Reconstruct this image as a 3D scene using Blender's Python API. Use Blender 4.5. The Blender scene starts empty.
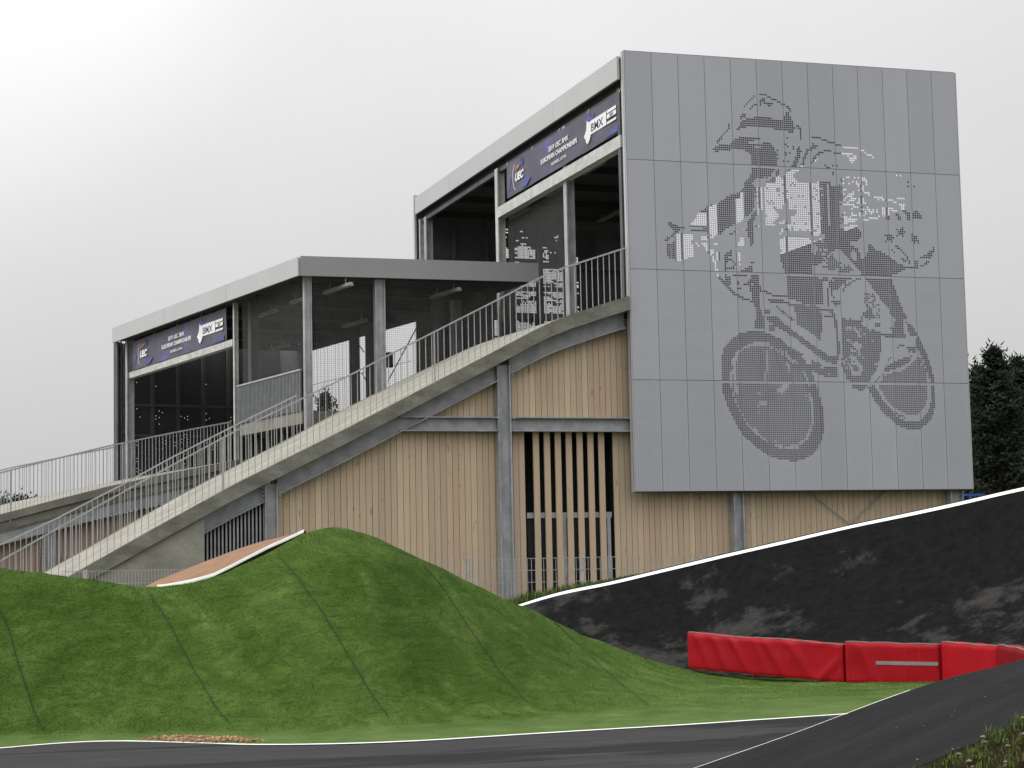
import bpy, bmesh, math, random
from mathutils import Vector, Matrix, noise as mnoise
random.seed(11)
R_ = math.radians
scene = bpy.context.scene
col = scene.collection

# ------------------------------------------------------------------ camera
FPX, PITCH, ROLL, YAW = 1983.0, .0954895, -.0209408, .318947
cy, sy, cp, sp = math.cos(YAW), math.sin(YAW), math.cos(PITCH), math.sin(PITCH)
CF = Vector((sy*cp, cy*cp, sp)); r0 = Vector((cy, -sy, 0)); u0 = r0.cross(CF)
CR = r0*math.cos(ROLL) + u0*math.sin(ROLL); CU = u0*math.cos(ROLL) - r0*math.sin(ROLL)
FH = Vector((sy, cy, 0)); RH = Vector((cy, -sy, 0))
cam_d = bpy.data.cameras.new('camera'); cam = bpy.data.objects.new('camera', cam_d); col.objects.link(cam)
cam_d.sensor_width = 36; cam_d.lens = FPX/1024*36; cam_d.clip_start = .1; cam_d.clip_end = 9000
m = Matrix((CR, CU, -CF)).transposed().to_4x4(); cam.matrix_world = m
scene.camera = cam

def ray(x, y): return CF*FPX + CR*(x-512) + CU*(384-y)
def at(x, y, D): d = ray(x, y); return d*(D/d.dot(FH))          # point at distance D along the view heading
def onY(x, y, Y): d = ray(x, y); return d*(Y/d.y)
def onX(x, y, X): d = ray(x, y); return d*(X/d.x)
def onZ(x, y, Z): d = ray(x, y); return d*(Z/d.z)
def onP(x, y, o, n): d = ray(x, y); return d*(o.dot(n)/d.dot(n))
def LD(L, D, z): return Vector((RH.x*L+FH.x*D, RH.y*L+FH.y*D, z))

def interp(tab, x):
    if x <= tab[0][0]: return tab[0][1]
    for (a, va), (b, vb) in zip(tab, tab[1:]):
        if x <= b: return va+(vb-va)*(x-a)/(b-a)
    return tab[-1][1]
def smooth_tab(tab, x):
    # Catmull-Rom through the table
    n = len(tab)
    if x <= tab[0][0]: return tab[0][1]
    if x >= tab[-1][0]: return tab[-1][1]
    for i in range(n-1):
        if x <= tab[i+1][0]:
            x0, y0 = tab[max(i-1, 0)]; x1, y1 = tab[i]; x2, y2 = tab[i+1]; x3, y3 = tab[min(i+2, n-1)]
            t = (x-x1)/(x2-x1)
            m1 = (y2-y0)/(x2-x0)*(x2-x1); m2 = (y3-y1)/(x3-x1)*(x2-x1)
            return (2*t**3-3*t*t+1)*y1+(t**3-2*t*t+t)*m1+(-2*t**3+3*t*t)*y2+(t**3-t*t)*m2

# ------------------------------------------------------------------ materials
def mat_new(name):
    m = bpy.data.materials.new(name); m.use_nodes = True
    nt = m.node_tree; return m, nt, nt.nodes['Principled BSDF']
def N(nt, t, **kw):
    n = nt.nodes.new(t)
    for k, v in kw.items():
        if k in n.inputs: n.inputs[k].default_value = v
        else: setattr(n, k, v)
    return n
def noise_fac(nt, scale, detail=4, stretch=(1, 1, 1), rough=.55, dist=0, lo=.35, hi=.65, vec=None):
    tc = N(nt, 'ShaderNodeTexCoord'); mp = N(nt, 'ShaderNodeMapping'); mp.inputs['Scale'].default_value = stretch
    nt.links.new(tc.outputs['Object'], mp.inputs[0])
    nz = N(nt, 'ShaderNodeTexNoise'); nz.inputs['Scale'].default_value = scale; nz.inputs['Detail'].default_value = detail
    nz.inputs['Roughness'].default_value = rough; nz.inputs['Distortion'].default_value = dist
    nt.links.new(mp.outputs[0], nz.inputs['Vector'])
    mr = N(nt, 'ShaderNodeMapRange'); mr.inputs[1].default_value = lo; mr.inputs[2].default_value = hi
    nt.links.new(nz.outputs[0], mr.inputs[0]); return mr.outputs[0]
def mix(nt, fac, a, b, mode='MIX'):
    n = N(nt, 'ShaderNodeMix', data_type='RGBA', blend_type=mode)
    def put(i, v):
        if isinstance(v, tuple): n.inputs[i].default_value = (*v[:3], 1)
        else: nt.links.new(v, n.inputs[i])
    if isinstance(fac, float): n.inputs[0].default_value = fac
    else: nt.links.new(fac, n.inputs[0])
    put(6, a); put(7, b); return n.outputs[2]
def math_(nt, op, a, b=None):
    n = N(nt, 'ShaderNodeMath', operation=op)
    for i, v in enumerate((a, b)):
        if v is None: continue
        if isinstance(v, (int, float)): n.inputs[i].default_value = v
        else: nt.links.new(v, n.inputs[i])
    return n.outputs[0]
def bump(nt, b, h, strength=.3, dist=.02):
    n = N(nt, 'ShaderNodeBump'); n.inputs['Strength'].default_value = strength; n.inputs['Distance'].default_value = dist
    nt.links.new(h, n.inputs['Height']); nt.links.new(n.outputs[0], b.inputs['Normal'])
def simple(name, c, rough=.6, metal=0, var=.15, scale=2.0, stretch=(1, 1, 1), bumps=0, scale2=30):
    m, nt, b = mat_new(name)
    c1 = tuple(v*(1-var) for v in c); c2 = tuple(v*(1+var) for v in c)
    f = noise_fac(nt, scale, 6, stretch)
    o = mix(nt, f, c1, c2)
    f2 = noise_fac(nt, scale2, 3)
    o = mix(nt, math_(nt, 'MULTIPLY', f2, .35), o, tuple(v*(1-var*1.5) for v in c))
    nt.links.new(o, b.inputs['Base Color']); b.inputs['Roughness'].default_value = rough; b.inputs['Metallic'].default_value = metal
    if bumps: bump(nt, b, f2, bumps, .01)
    return m
M = {}
M['screen'] = simple('perforated_sheet', (.41, .41, .445), .55, .1, .03, .6, (1, 1, .3))
def panel_tone(m):
    nt = m.node_tree; b = nt.nodes['Principled BSDF']; l = b.inputs['Base Color'].links[0]; src = l.from_socket
    oi = N(nt, 'ShaderNodeObjectInfo'); mr = N(nt, 'ShaderNodeMapRange'); mr.inputs[3].default_value = .95; mr.inputs[4].default_value = 1.04
    nt.links.new(oi.outputs['Random'], mr.inputs[0]); sc = N(nt, 'ShaderNodeVectorMath', operation='SCALE'); nt.links.new(src, sc.inputs[0]); nt.links.new(mr.outputs[0], sc.inputs['Scale'])
    nt.links.new(sc.outputs[0], b.inputs['Base Color'])
panel_tone(M['screen'])
M['net'] = simple('net_wire', (.16, .16, .16), .7)
M['joint'] = simple('dark_joint', (.10, .10, .11), .8)
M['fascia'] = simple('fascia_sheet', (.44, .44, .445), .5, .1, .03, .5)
M['fascia_shaded'] = simple('shaded_fascia_sheet', (.27, .27, .285), .5, .15, .03, .5)  # same sheet as the fascia, with the near side's shade put into its colour
M['galv'] = simple('galvanised_steel', (.35, .355, .37), .5, .1, .22, 3.5, (1, 1, .6), 0, 18)
M['galv_light'] = simple('bright_galvanised_steel', (.50, .50, .48), .5, .2, .18, 3)
M['rail'] = simple('railing_steel', (.40, .40, .395), .5, .15, .1, 4)
M['girder'] = simple('girder_steel', (.33, .335, .345), .55, .1, .22, 2.5)
M['galv_dark'] = simple('dull_galvanised_sheet', (.175, .18, .187), .55, .1, .15, 3)
M['conc_wall'] = simple('abutment_concrete', (.27, .262, .22), .9, 0, .2, 1.0, (1, 1, 1.6), .2, 12)
M['conc'] = simple('stained_concrete', (.19, .184, .152), .9, 0, .30, 1.3, (1, 1, 2.2), .2, 12)
M['conc_light'] = simple('pale_concrete', (.22, .208, .175), .9, 0, .22, 1.2, (1, 1, 1), .2, 14)
M['deck'] = simple('ramp_deck_boards', (.255, .245, .20), .8, 0, .28, .9, (.3, 2.2, 2.2), .1, 10)
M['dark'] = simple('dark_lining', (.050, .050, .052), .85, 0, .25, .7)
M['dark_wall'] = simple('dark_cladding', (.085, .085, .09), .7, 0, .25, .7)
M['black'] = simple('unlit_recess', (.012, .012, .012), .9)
M['lampbody'] = simple('lamp_housing', (.28, .28, .27), .5)
M['white'] = simple('white_paint', (.76, .76, .74), .7, 0, .08, 3, (1, 1, 1), 0, 20)
M['yellow'] = simple('yellow_sticker', (.55, .38, .04), .5)
M['blue'] = simple('blue_paint', (.02, .11, .42), .4)
M['stripe'] = simple('reflective_tape', (.20, .19, .18), .4, 0, .1, 8)
M['seam'] = simple('turf_joint', (.012, .016, .008), 1)
M['print'] = simple('white_print', (.74, .74, .74), .6, 0, .04)
M['print_blue'] = simple('blue_print', (.075, .08, .27), .6)
M['print_gold'] = simple('gold_print', (.5, .24, .06), .6)
M['print_dark'] = simple('dark_print', (.06, .055, .10), .6)
M['stone'] = simple('pale_stone', (.19, .165, .13), .9, 0, .3, 9)
M['chip'] = simple('wood_chip', (.33, .20, .10), .9, 0, .5, 6)
M['soil'] = simple('soil', (.020, .0135, .008), 1, 0, .5, 7, (1, 1, 1), .8, 30)

M['soil'].node_tree.nodes['Principled BSDF'].inputs['Specular IOR Level'].default_value = .02
def banner_mat():
    m, nt, b = mat_new('printed_banner')
    f = noise_fac(nt, .55, 2, (1, 1, 1), .4, .6, .56, .70)
    f2 = noise_fac(nt, 1.1, 4)
    o = mix(nt, f2, (.055, .053, .085), (.085, .082, .115)); o = mix(nt, f, o, (.085, .085, .27))
    nt.links.new(o, b.inputs['Base Color']); b.inputs['Roughness'].default_value = .55
    bump(nt, b, f2, .2, .03); return m
M['banner'] = banner_mat()

def timber_mat(name, a, c):
    m, nt, b = mat_new(name)
    g = N(nt, 'ShaderNodeNewGeometry'); ramp = N(nt, 'ShaderNodeValToRGB')
    e = ramp.color_ramp.elements
    e[0].position = 0; e[0].color = (*a, 1); e[1].position = 1; e[1].color = (*c, 1)
    k = ramp.color_ramp.elements.new(.45); k.color = (*[(p*.55+q*.45)*(1.0 if i else 1.04) for i, (p, q) in enumerate(zip(a, c))], 1)
    k2 = ramp.color_ramp.elements.new(.75); k2.color = (a[0]*1.12, a[1]*1.02, a[2]*1.0, 1)
    nt.links.new(g.outputs['Random Per Island'], ramp.inputs[0])
    grain = noise_fac(nt, 9, 5, (3, 3, .12), .6, .4)
    o = mix(nt, math_(nt, 'MULTIPLY', grain, .28), ramp.outputs[0], tuple(v*.72 for v in a))
    knots = noise_fac(nt, 5.5, 2, (1.6, 1.6, .55), .4, 0, .70, .76)
    o = mix(nt, math_(nt, 'MULTIPLY', knots, .5), o, (.20, .13, .08))
    damp = noise_fac(nt, .35, 4, (1, 1, 1.5))
    o = mix(nt, math_(nt, 'MULTIPLY', damp, .14), o, tuple(v*.7 for v in a))
    nt.links.new(o, b.inputs['Base Color']); b.inputs['Roughness'].default_value = .75
    bump(nt, b, grain, .2, .004); return m
M['timber'] = timber_mat('larch_boards', (.48, .38, .267), (.665, .54, .372))
M['timber_red'] = timber_mat('weathered_boards', (.36, .27, .21), (.45, .34, .265))

def turf_mat(pile=False):
    m, nt, b = mat_new('turf_fibre' if pile else 'artificial_turf')
    big = noise_fac(nt, .75, 7, (1, 1, 1.2), .66, .9, .40, .62)
    mid = noise_fac(nt, 2.4, 7, (.75, .75, 1.7), .68, 1.6, .36, .62)
    fine = noise_fac(nt, 38, 3, (1, 1, 1), .7, 0, .3, .7)
    o = mix(nt, big, (.055, .100, .016), (.118, .186, .042))
    o = mix(nt, math_(nt, 'MULTIPLY', mid, .56), o, (.030, .070, .008))
    o = mix(nt, math_(nt, 'MULTIPLY', fine, .30), o, (.085, .150, .036))
    at_ = N(nt, 'ShaderNodeAttribute', attribute_name='wear_skylight')  # mask for worn fibre and for sky light painted onto the flat foot
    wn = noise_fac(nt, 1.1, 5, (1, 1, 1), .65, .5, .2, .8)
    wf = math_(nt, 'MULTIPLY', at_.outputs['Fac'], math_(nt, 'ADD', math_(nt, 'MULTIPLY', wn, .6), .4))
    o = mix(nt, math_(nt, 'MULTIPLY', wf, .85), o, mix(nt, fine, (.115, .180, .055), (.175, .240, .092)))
    nt.links.new(o, b.inputs['Base Color']); b.inputs['Roughness'].default_value = .95
    b.inputs['Specular IOR Level'].default_value = .05
    h = math_(nt, 'ADD', math_(nt, 'MULTIPLY', fine, .35), math_(nt, 'MULTIPLY', mid, 1.0))
    if pile:
        g = N(nt, 'ShaderNodeNewGeometry'); o = mix(nt, math_(nt, 'MULTIPLY', g.outputs['Random Per Island'], .34), o, (.100, .175, .034)); nt.links.new(o, b.inputs['Base Color'])
    else: bump(nt, b, h, .8, .06)
    return m
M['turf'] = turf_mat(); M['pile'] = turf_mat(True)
def asphalt(name, dry, wet, scale, lo, hi, stretch=(1, 1, 1), rw=.32, rd=.85, grit=.35, streak=0, spec=.5):
    m, nt, b = mat_new(name)
    f = noise_fac(nt, scale, 9, stretch, .68, .5, lo, hi)
    fine = noise_fac(nt, 60, 3, (1, 1, 1), .7, 0, .3, .7)
    med = noise_fac(nt, 2.2, 6, stretch, .6)
    d = mix(nt, med, tuple(v*.82 for v in dry), tuple(v*1.15 for v in dry))
    w = mix(nt, med, tuple(v*.8 for v in wet), tuple(v*1.25 for v in wet))
    o = mix(nt, f, w, d)
    o = mix(nt, math_(nt, 'MULTIPLY', fine, grit), o, tuple(v*1.9 for v in wet))
    if streak:
        s = noise_fac(nt, 1.4, 3, (6, 6, .25), .6, .3, .52, .8)
        o = mix(nt, math_(nt, 'MULTIPLY', s, streak), o, tuple(v*1.0 for v in dry))
    nt.links.new(o, b.inputs['Base Color'])
    b.inputs['Specular IOR Level'].default_value = spec
    mr = N(nt, 'ShaderNodeMapRange'); mr.inputs[3].default_value = rw; mr.inputs[4].default_value = rd
    nt.links.new(f, mr.inputs[0]); nt.links.new(mr.outputs[0], b.inputs['Roughness'])
    bump(nt, b, fine, .35, .006); return m
def berm_mat():
    m, nt, b = mat_new('berm_asphalt')
    big = noise_fac(nt, .45, 4, (1, 1, 1), .55, .3, .25, .75); det = noise_fac(nt, 2.2, 12, (1, 1, .8), .78, .2, .2, .8)
    tc = N(nt, 'ShaderNodeTexCoord'); sp = N(nt, 'ShaderNodeSeparateXYZ'); nt.links.new(tc.outputs['Object'], sp.inputs[0])
    low_ = N(nt, 'ShaderNodeMapRange'); low_.inputs[1].default_value = 1.0; low_.inputs[2].default_value = -2.3; low_.inputs[3].default_value = -.16; low_.inputs[4].default_value = .13
    nt.links.new(sp.outputs[2], low_.inputs[0])
    lft = N(nt, 'ShaderNodeMapRange'); lft.inputs[1].default_value = 15; lft.inputs[2].default_value = 27; lft.inputs[3].default_value = .07; lft.inputs[4].default_value = -.17; nt.links.new(sp.outputs[0], lft.inputs[0])
    s = math_(nt, 'ADD', math_(nt, 'ADD', math_(nt, 'MULTIPLY', big, .55), math_(nt, 'MULTIPLY', det, .45)), math_(nt, 'ADD', low_.outputs[0], lft.outputs[0]))
    mr = N(nt, 'ShaderNodeMapRange'); mr.inputs[1].default_value = .515; mr.inputs[2].default_value = .63; nt.links.new(s, mr.inputs[0]); f = mr.outputs[0]
    med = noise_fac(nt, 3.5, 8, (1, 1, 1), .7); fine = noise_fac(nt, 45, 3, (1, 1, 1), .7, 0, .3, .7)
    d = mix(nt, med, (.023, .0223, .0212), (.043, .0415, .039)); w = mix(nt, med, (.0034, .0034, .0037), (.0085, .0085, .009))
    o = mix(nt, math_(nt, 'MULTIPLY', f, .9), w, d); o = mix(nt, math_(nt, 'MULTIPLY', fine, .10), o, (.024, .024, .024))
    st = noise_fac(nt, 1.4, 3, (6, 6, .25), .6, .3, .5, .8); o = mix(nt, math_(nt, 'MULTIPLY', st, .10), o, (.030, .035, .034))
    nt.links.new(o, b.inputs['Base Color']); b.inputs['Roughness'].default_value = .85; b.inputs['Specular IOR Level'].default_value = .04
    bump(nt, b, fine, .4, .008); return m
M['berm'] = berm_mat()
M['track'] = asphalt('track_asphalt', (.043, .0425, .0435), (.0125, .013, .0145), .32, .425, .475, (.35, 1.6, 1), .7, .9, .3, 0, .07)
M['bank'] = asphalt('bank_asphalt', (.0200, .0193, .0190), (.0118, .0117, .012), .9, .42, .66, (1, 1, 1), .9, .95, .6, 0, .04)
M['clay'] = simple('brown_track_surface', (.225, .122, .062), .95, 0, .25, 5, (1, 1, 1), .4, 40)
def red_mat(name, c):
    m, nt, b = mat_new(name)
    f = noise_fac(nt, 1.6, 5, (1, 1, .6)); g = noise_fac(nt, 14, 3)
    o = mix(nt, f, tuple(v*.86 for v in c), c); o = mix(nt, math_(nt, 'MULTIPLY', g, .10), o, (.26, .03, .03))
    s = noise_fac(nt, 3, 3, (5, 5, .4), .6, .3, .60, .8)
    o = mix(nt, math_(nt, 'MULTIPLY', s, .16), o, (.50, .09, .09))
    nt.links.new(o, b.inputs['Base Color']); b.inputs['Roughness'].default_value = .55; b.inputs['Specular IOR Level'].default_value = .12; bump(nt, b, f, .15, .03); return m
M['red'] = red_mat('red_tarpaulin', (.30, .003, .009)); M['red_bright'] = red_mat('faded_red_tarpaulin', (.34, .0035, .010))
M['red_dark'] = red_mat('deep_red_tarpaulin', (.19, .003, .008))
def leaf_mat(name, a, c):
    m, nt, b = mat_new(name)
    g = N(nt, 'ShaderNodeNewGeometry'); ramp = N(nt, 'ShaderNodeValToRGB')
    e = ramp.color_ramp.elements; e[0].color = (*a, 1); e[1].color = (*c, 1)
    nt.links.new(g.outputs['Random Per Island'], ramp.inputs[0]); nt.links.new(ramp.outputs[0], b.inputs['Base Color'])
    b.inputs['Roughness'].default_value = .8; b.inputs['Specular IOR Level'].default_value = .15; return m
M['needle'] = leaf_mat('pine_needles', (.005, .010, .0065), (.020, .030, .016))
M['grassblade'] = leaf_mat('grass_blades', (.035, .065, .010), (.105, .145, .035))
M['bark'] = simple('pine_bark', (.16, .085, .05), .95, 0, .35, 3, (1, 1, .3))
M['field'] = simple('rough_ground', (.05, .065, .03), 1, 0, .35, .5)

# ------------------------------------------------------------------ mesh helper
class MB:
    def __init__(s): s.v = []; s.f = []
    def add(s, vs, fs):
        o = len(s.v); s.v += [tuple(p) for p in vs]; s.f += [tuple(i+o for i in f) for f in fs]; return s
    def box(s, x0, x1, y0, y1, z0, z1):
        v = [(x, y, z) for z in (z0, z1) for y in (y0, y1) for x in (x0, x1)]
        return s.add(v, [(0, 2, 3, 1), (4, 5, 7, 6), (0, 1, 5, 4), (2, 6, 7, 3), (0, 4, 6, 2), (1, 3, 7, 5)])
    def obox(s, o, a, b, c):      # oriented box: corner o, edge vectors
        o, a, b, c = map(Vector, (o, a, b, c))
        v = [o+a*i+b*j+c*k for k in (0, 1) for j in (0, 1) for i in (0, 1)]
        return s.add(v, [(0, 2, 3, 1), (4, 5, 7, 6), (0, 1, 5, 4), (2, 6, 7, 3), (0, 4, 6, 2), (1, 3, 7, 5)])
    def prism(s, poly, ext):      # 3D polygon extruded along ext
        n = len(poly); ext = Vector(ext); v = [Vector(p) for p in poly]; v += [p+ext for p in v]
        return s.add(v, [tuple(range(n)), tuple(range(2*n-1, n-1, -1))] + [(i, i+n, (i+1) % n+n, (i+1) % n) for i in range(n)])
    def band(s, pts, dz0, dz1, ext):   # strip between pts+dz0 and pts+dz1, given thickness
        n = len(pts); ext = Vector(ext); vs = []
        for p in pts:
            p = Vector(p)
            for dz in (dz0, dz1):
                q = p+Vector((0, 0, dz)); vs += [q, q+ext]
        fs = [(0, 1, 3, 2), (4*n-4, 4*n-2, 4*n-1, 4*n-3)]
        for i in range(n-1):
            a = 4*i; b = a+4
            fs += [(a, a+2, b+2, b), (a+1, b+1, b+3, a+3), (a, b, b+1, a+1), (a+2, a+3, b+3, b+2)]
        return s.add(vs, fs)
    def tube(s, p, q, r, n=6, r2=None):
        p, q = Vector(p), Vector(q); d = (q-p).normalized(); r2 = r if r2 is None else r2
        a = d.orthogonal().normalized(); b = d.cross(a); vs = []
        for c, rr in ((p, r), (q, r2)):
            for k in range(n):
                t = 2*math.pi*k/n; vs.append(c+(a*math.cos(t)+b*math.sin(t))*rr)
        return s.add(vs, [(k, (k+1) % n, n+(k+1) % n, n+k) for k in range(n)] + [tuple(range(n-1, -1, -1)), tuple(range(n, 2*n))])
    def grid(s, rows):
        n = len(rows[0]); vs = [p for r in rows for p in r]
        return s.add(vs, [(i*n+j, i*n+j+1, (i+1)*n+j+1, (i+1)*n+j) for i in range(len(rows)-1) for j in range(n-1)])
    def build(s, name, mat, parent=None, smooth=False, fixn=True):
        me = bpy.data.meshes.new(name); me.from_pydata(s.v, [], s.f); me.materials.append(mat)
        if fixn:
            bm = bmesh.new(); bm.from_mesh(me); bmesh.ops.recalc_face_normals(bm, faces=bm.faces); bm.to_mesh(me); bm.free()
        if smooth: me.polygons.foreach_set('use_smooth', [True]*len(me.polygons))
        o = bpy.data.objects.new(name, me); col.objects.link(o)
        if parent: adopt(o, parent)
        return o
def adopt(o, parent):
    o.parent = parent; o.matrix_parent_inverse = world_of(parent).inverted()
def world_of(o):
    mw = Matrix.Translation(o.location) @ o.rotation_euler.to_matrix().to_4x4()
    if o.parent: mw = world_of(o.parent) @ o.matrix_parent_inverse @ mw
    return mw
def tag(o, label=None, cat=None, group=None, kind=None):
    if label: o['label'] = label
    if cat: o['category'] = cat
    if group: o['group'] = group
    if kind: o['kind'] = kind
    return o
def thing(name, label, cat, loc, group=None):
    o = bpy.data.objects.new(name, None); o.location = loc; o.empty_display_size = .3; col.objects.link(o)
    return tag(o, label, cat, group)
def copy_part(o, delta, parent=None):
    c = o.copy(); col.objects.link(c); c.location = o.location+Vector(delta)
    if parent: c.parent = parent; c.matrix_parent_inverse = o.matrix_parent_inverse.copy()
    return c

ZF, ZB = -2.3, -.72      # infield and building ground, eye level is 0
CLOUD_H, GLOW, SUN_E, EXPO = 7.0, .20, 1.7, 0.0
# ------------------------------------------------------------------ terrain
def nz(p, s, a, o=0): return a*mnoise.noise(Vector((p[0]*s+o, p[1]*s, p[2]*s)))
Ls = [-4000, -900, -200, -80, -50, -35, -25, -18, -12, -6, 0, 6, 12, 18, 25, 35, 50, 80, 200, 900, 4000]
Ds = [-300, -40, 0, 8, 16, 24, 32, 40, 45, 47, 48.5, 50, 52, 56, 62, 70, 90, 140, 300, 900, 2500, 7500]
Zs = lambda D: ZF-.12 if D <= 45 else (ZB-.05 if D >= 52 else ZF-.12+(ZB-.05-ZF+.12)*(D-45)/7)
g = MB().grid([[LD(l, d, Zs(d)+(0 if abs(l) < 80 and d < 140 else nz((l, d, 0), .01, .6))) for l in Ls] for d in Ds])
tag(g.build('ground', M['field'], None, True), kind='structure')

# asphalt strip in front of the turf
edge = [(-160, 757), (-60, 752), (0, 748.5), (40, 745), (85, 742), (130, 741.3), (200, 743.2), (260, 745), (330, 744.2), (420, 741), (550, 733), (700, 724), (800, 717.3), (848, 714), (930, 707), (1010, 700), (1120, 688)]
exs = [-560+16*i for i in range(106)]
far = [onZ(x, smooth_tab(edge, x), ZF) for x in exs]
rows = [[LD(p.dot(RH)*(1-.0*k), p.dot(FH)+(6.0-p.dot(FH))*(k/14.), ZF+nz(p+Vector((0, -k, 0)), .3, .012)) for p in far] for k in range(15)]
tag(MB().grid(rows).build('asphalt_track', M['track'], None, True), kind='structure')
line = MB()
line.grid([[p+Vector((0, 0, .010)) + FH*(w+nz(p, .8, .03)+nz(p, 5, .02)) for p in far] for w in (-.10, .05)])
tag(line.build('track_edge_line', M['white'], None, True), kind='structure')

# turf: apron + jump flank + rounded crest + back
crest = [(-160, 556), (-90, 556), (-40, 561), (0, 566.5), (40, 571), (80, 577.5), (120, 584.5), (150, 587.5), (185, 583.5), (220, 574.5), (260, 556.5), (300, 535.5), (315, 530.5), (332, 527.5), (350, 529), (370, 534), (395, 545), (420, 559), (470, 583), (520, 606), (580, 633), (640, 656), (687, 668.5), (720, 673), (760, 677), (850, 679), (960, 678), (1120, 676)]
crestD = [(-160, 32.5), (100, 32.6), (200, 33), (330, 34.2), (400, 35), (520, 37.5), (640, 42), (687, 43.9), (730, 43.5), (850, 41.5), (960, 40), (1120, 38)]
foot = [(-160, 742), (-60, 738), (0, 735), (100, 733), (230, 731), (330, 729), (450, 722), (560, 714), (640, 708), (700, 704), (760, 700), (850, 696), (1120, 682)]
txs = [-496+7*i for i in range(232)]
NT = 34
def turf_col(x):
    a = onZ(x, smooth_tab(edge, x), ZF); f_ = onZ(x, min(smooth_tab(foot, x), smooth_tab(edge, x)-6), ZF+.05)
    Dc = smooth_tab(crestD, x); c = at(x, smooth_tab(crest, x), Dc)
    a.z = ZF+.006; pts = [a+(f_-a)*t for t in (0, .35, .7)]
    Da, Lf = f_.dot(FH), f_.dot(RH); Lc = c.dot(RH)
    if Dc < Da+2: Dc = Da+2
    for k in range(NT+1):
        t = k/NT
        # flank: nearly straight, soft toe and rounded top
        s = t
        z = f_.z+(c.z-f_.z)*(.5*(s+s*s*(3-2*s))*.75+.25*math.sin(s*math.pi/2))
        pts.append(LD(Lf+(Lc-Lf)*t, Da+(Dc-Da)*t, z))
    back = [(.35, -.04), (.8, -.2), (1.6, -.75), (2.8, -1.6), (4.2, -2.6), (5.5, -3.4)]
    for dd, dz in back:
        pts.append(LD(Lc*(Dc+dd)/Dc, Dc+dd, max(ZF-.1, c.z+dz)))
    return pts
TC = [turf_col(x) for x in txs]
for c, x in zip(TC, txs):                       # the mound runs out to the left of the picture
    if x < -300:
        f = max(0, (x+496)/196.); f = f*f*(3-2*f)
        for p in c[3:]: p.z = (ZF-.02)+(p.z-ZF+.02)*f
def lump(p, k):
    w = min(1, max(0, (k-2)/5.))
    q = p.copy(); q.z += w*(nz(p, .55, .05)+nz(p, 1.7, .022, 5)+nz(p, 4.5, .010, 9)); return q
TC = [[lump(p, k) for k, p in enumerate(c)] for c in TC]
mnd = MB().grid(TC)
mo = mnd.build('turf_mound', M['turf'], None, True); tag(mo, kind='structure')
wa = mo.data.attributes.new('wear_skylight', 'FLOAT', 'POINT'); nper = len(TC[0])
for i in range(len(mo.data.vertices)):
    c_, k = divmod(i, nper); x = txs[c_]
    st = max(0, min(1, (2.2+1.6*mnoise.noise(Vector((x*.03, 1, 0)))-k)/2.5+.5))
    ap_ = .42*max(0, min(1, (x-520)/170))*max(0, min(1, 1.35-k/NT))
    wa.data[i].value = max(st*.9, ap_)  # paler foot strip and right apron: wear plus painted sky-facing brightness
# joints between the turf rolls
def turf_pt(x, y):
    i = min(len(txs)-2, max(0, int((x+496)//7))); best = None
    for c in (TC[i], TC[i+1]):
        for k in range(len(c)-7):
            pa = proj(c[k]); pb = proj(c[k+1])
            if pb[1] <= y <= pa[1]:
                t = (y-pa[1])/(pb[1]-pa[1]+1e-9); q = c[k]+(c[k+1]-c[k])*t
                w = (x-txs[i])/7 if c is TC[i+1] else 1-(x-txs[i])/7
                best = q*w if best is None else best+q*w
    return best
def proj(p):
    d = p.dot(CF); return (512+FPX*p.dot(CR)/d, 384-FPX*p.dot(CU)/d)
for pts in ([(0, 612), (8, 628), (20, 668), (32, 706), (45, 738)], [(150, 594), (165, 618), (185, 655), (205, 690), (222, 716), (232, 728)],
            [(278, 556), (300, 582), (325, 617), (350, 660), (375, 700), (392, 724)], [(424, 566), (445, 592), (470, 630), (500, 672), (535, 712)],
            [(555, 624), (585, 652), (620, 684), (655, 711)], [(727, 684), (745, 690), (775, 689), (815, 688)]):
    dense = []
    for (a, b), (c, d) in zip(pts, pts[1:]):
        for k in range(5): dense.append((a+(c-a)*k/5, b+(d-b)*k/5))
    ps = [q for q in (turf_pt(*p) for p in dense) if q is not None]
    if len(ps) > 2:
        rb = MB(); rb.grid([[p+RH*(w+nz(p, 2, .02))+Vector((0, 0, .026))-FH*.018 for p in ps] for w in (-.008, .008)])
        tag(rb.build('turf_joint', M['seam'], None), kind='structure')

# brown take-off surface behind the turf crest, with its white edge line
wl = [(140, 588), (165, 586.0), (190, 581.5), (212, 575.6), (230, 567), (244, 559.6), (258, 552.5), (269, 546.9), (286, 539.5), (304, 531.0)]
fl = [(140, 589), (157, 580.5), (180, 571.5), (205, 561.4), (222, 555), (244, 547), (262, 541.5), (280, 537), (295, 533.5), (306, 530.0)]
n_ = 26
def along(tab, t):
    k = t*(len(tab)-1); i = min(len(tab)-2, int(k)); f = k-i
    return (tab[i][0]+(tab[i+1][0]-tab[i][0])*f, tab[i][1]+(tab[i+1][1]-tab[i][1])*f)
near_, far_ = [], []
for k in range(n_+1):
    t = k/n_; p = along(wl, t); near_.append(at(p[0], p[1], smooth_tab(crestD, p[0])+.12)); p = along(fl, t); far_.append(at(p[0], p[1], 37.2))
cl = MB()
cl.grid([[a+(b-a)*s+Vector((0, 0, nz(a+(b-a)*s, 1.5, .012))) for a, b in zip(near_, far_)] for s in [i/10 for i in range(11)]] +
        [[Vector((b.x, b.y, ZF-.1))+FH*1.2 for b in far_]])
tag(cl.build('brown_track', M['clay'], None, True), kind='structure')
lm = MB(); lm.grid([[a+Vector((0, 0, .02+dz))-FH*w for a in near_[2:]] for w, dz in ((.035, -.05), (.03, .006), (-.012, .010))])
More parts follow.
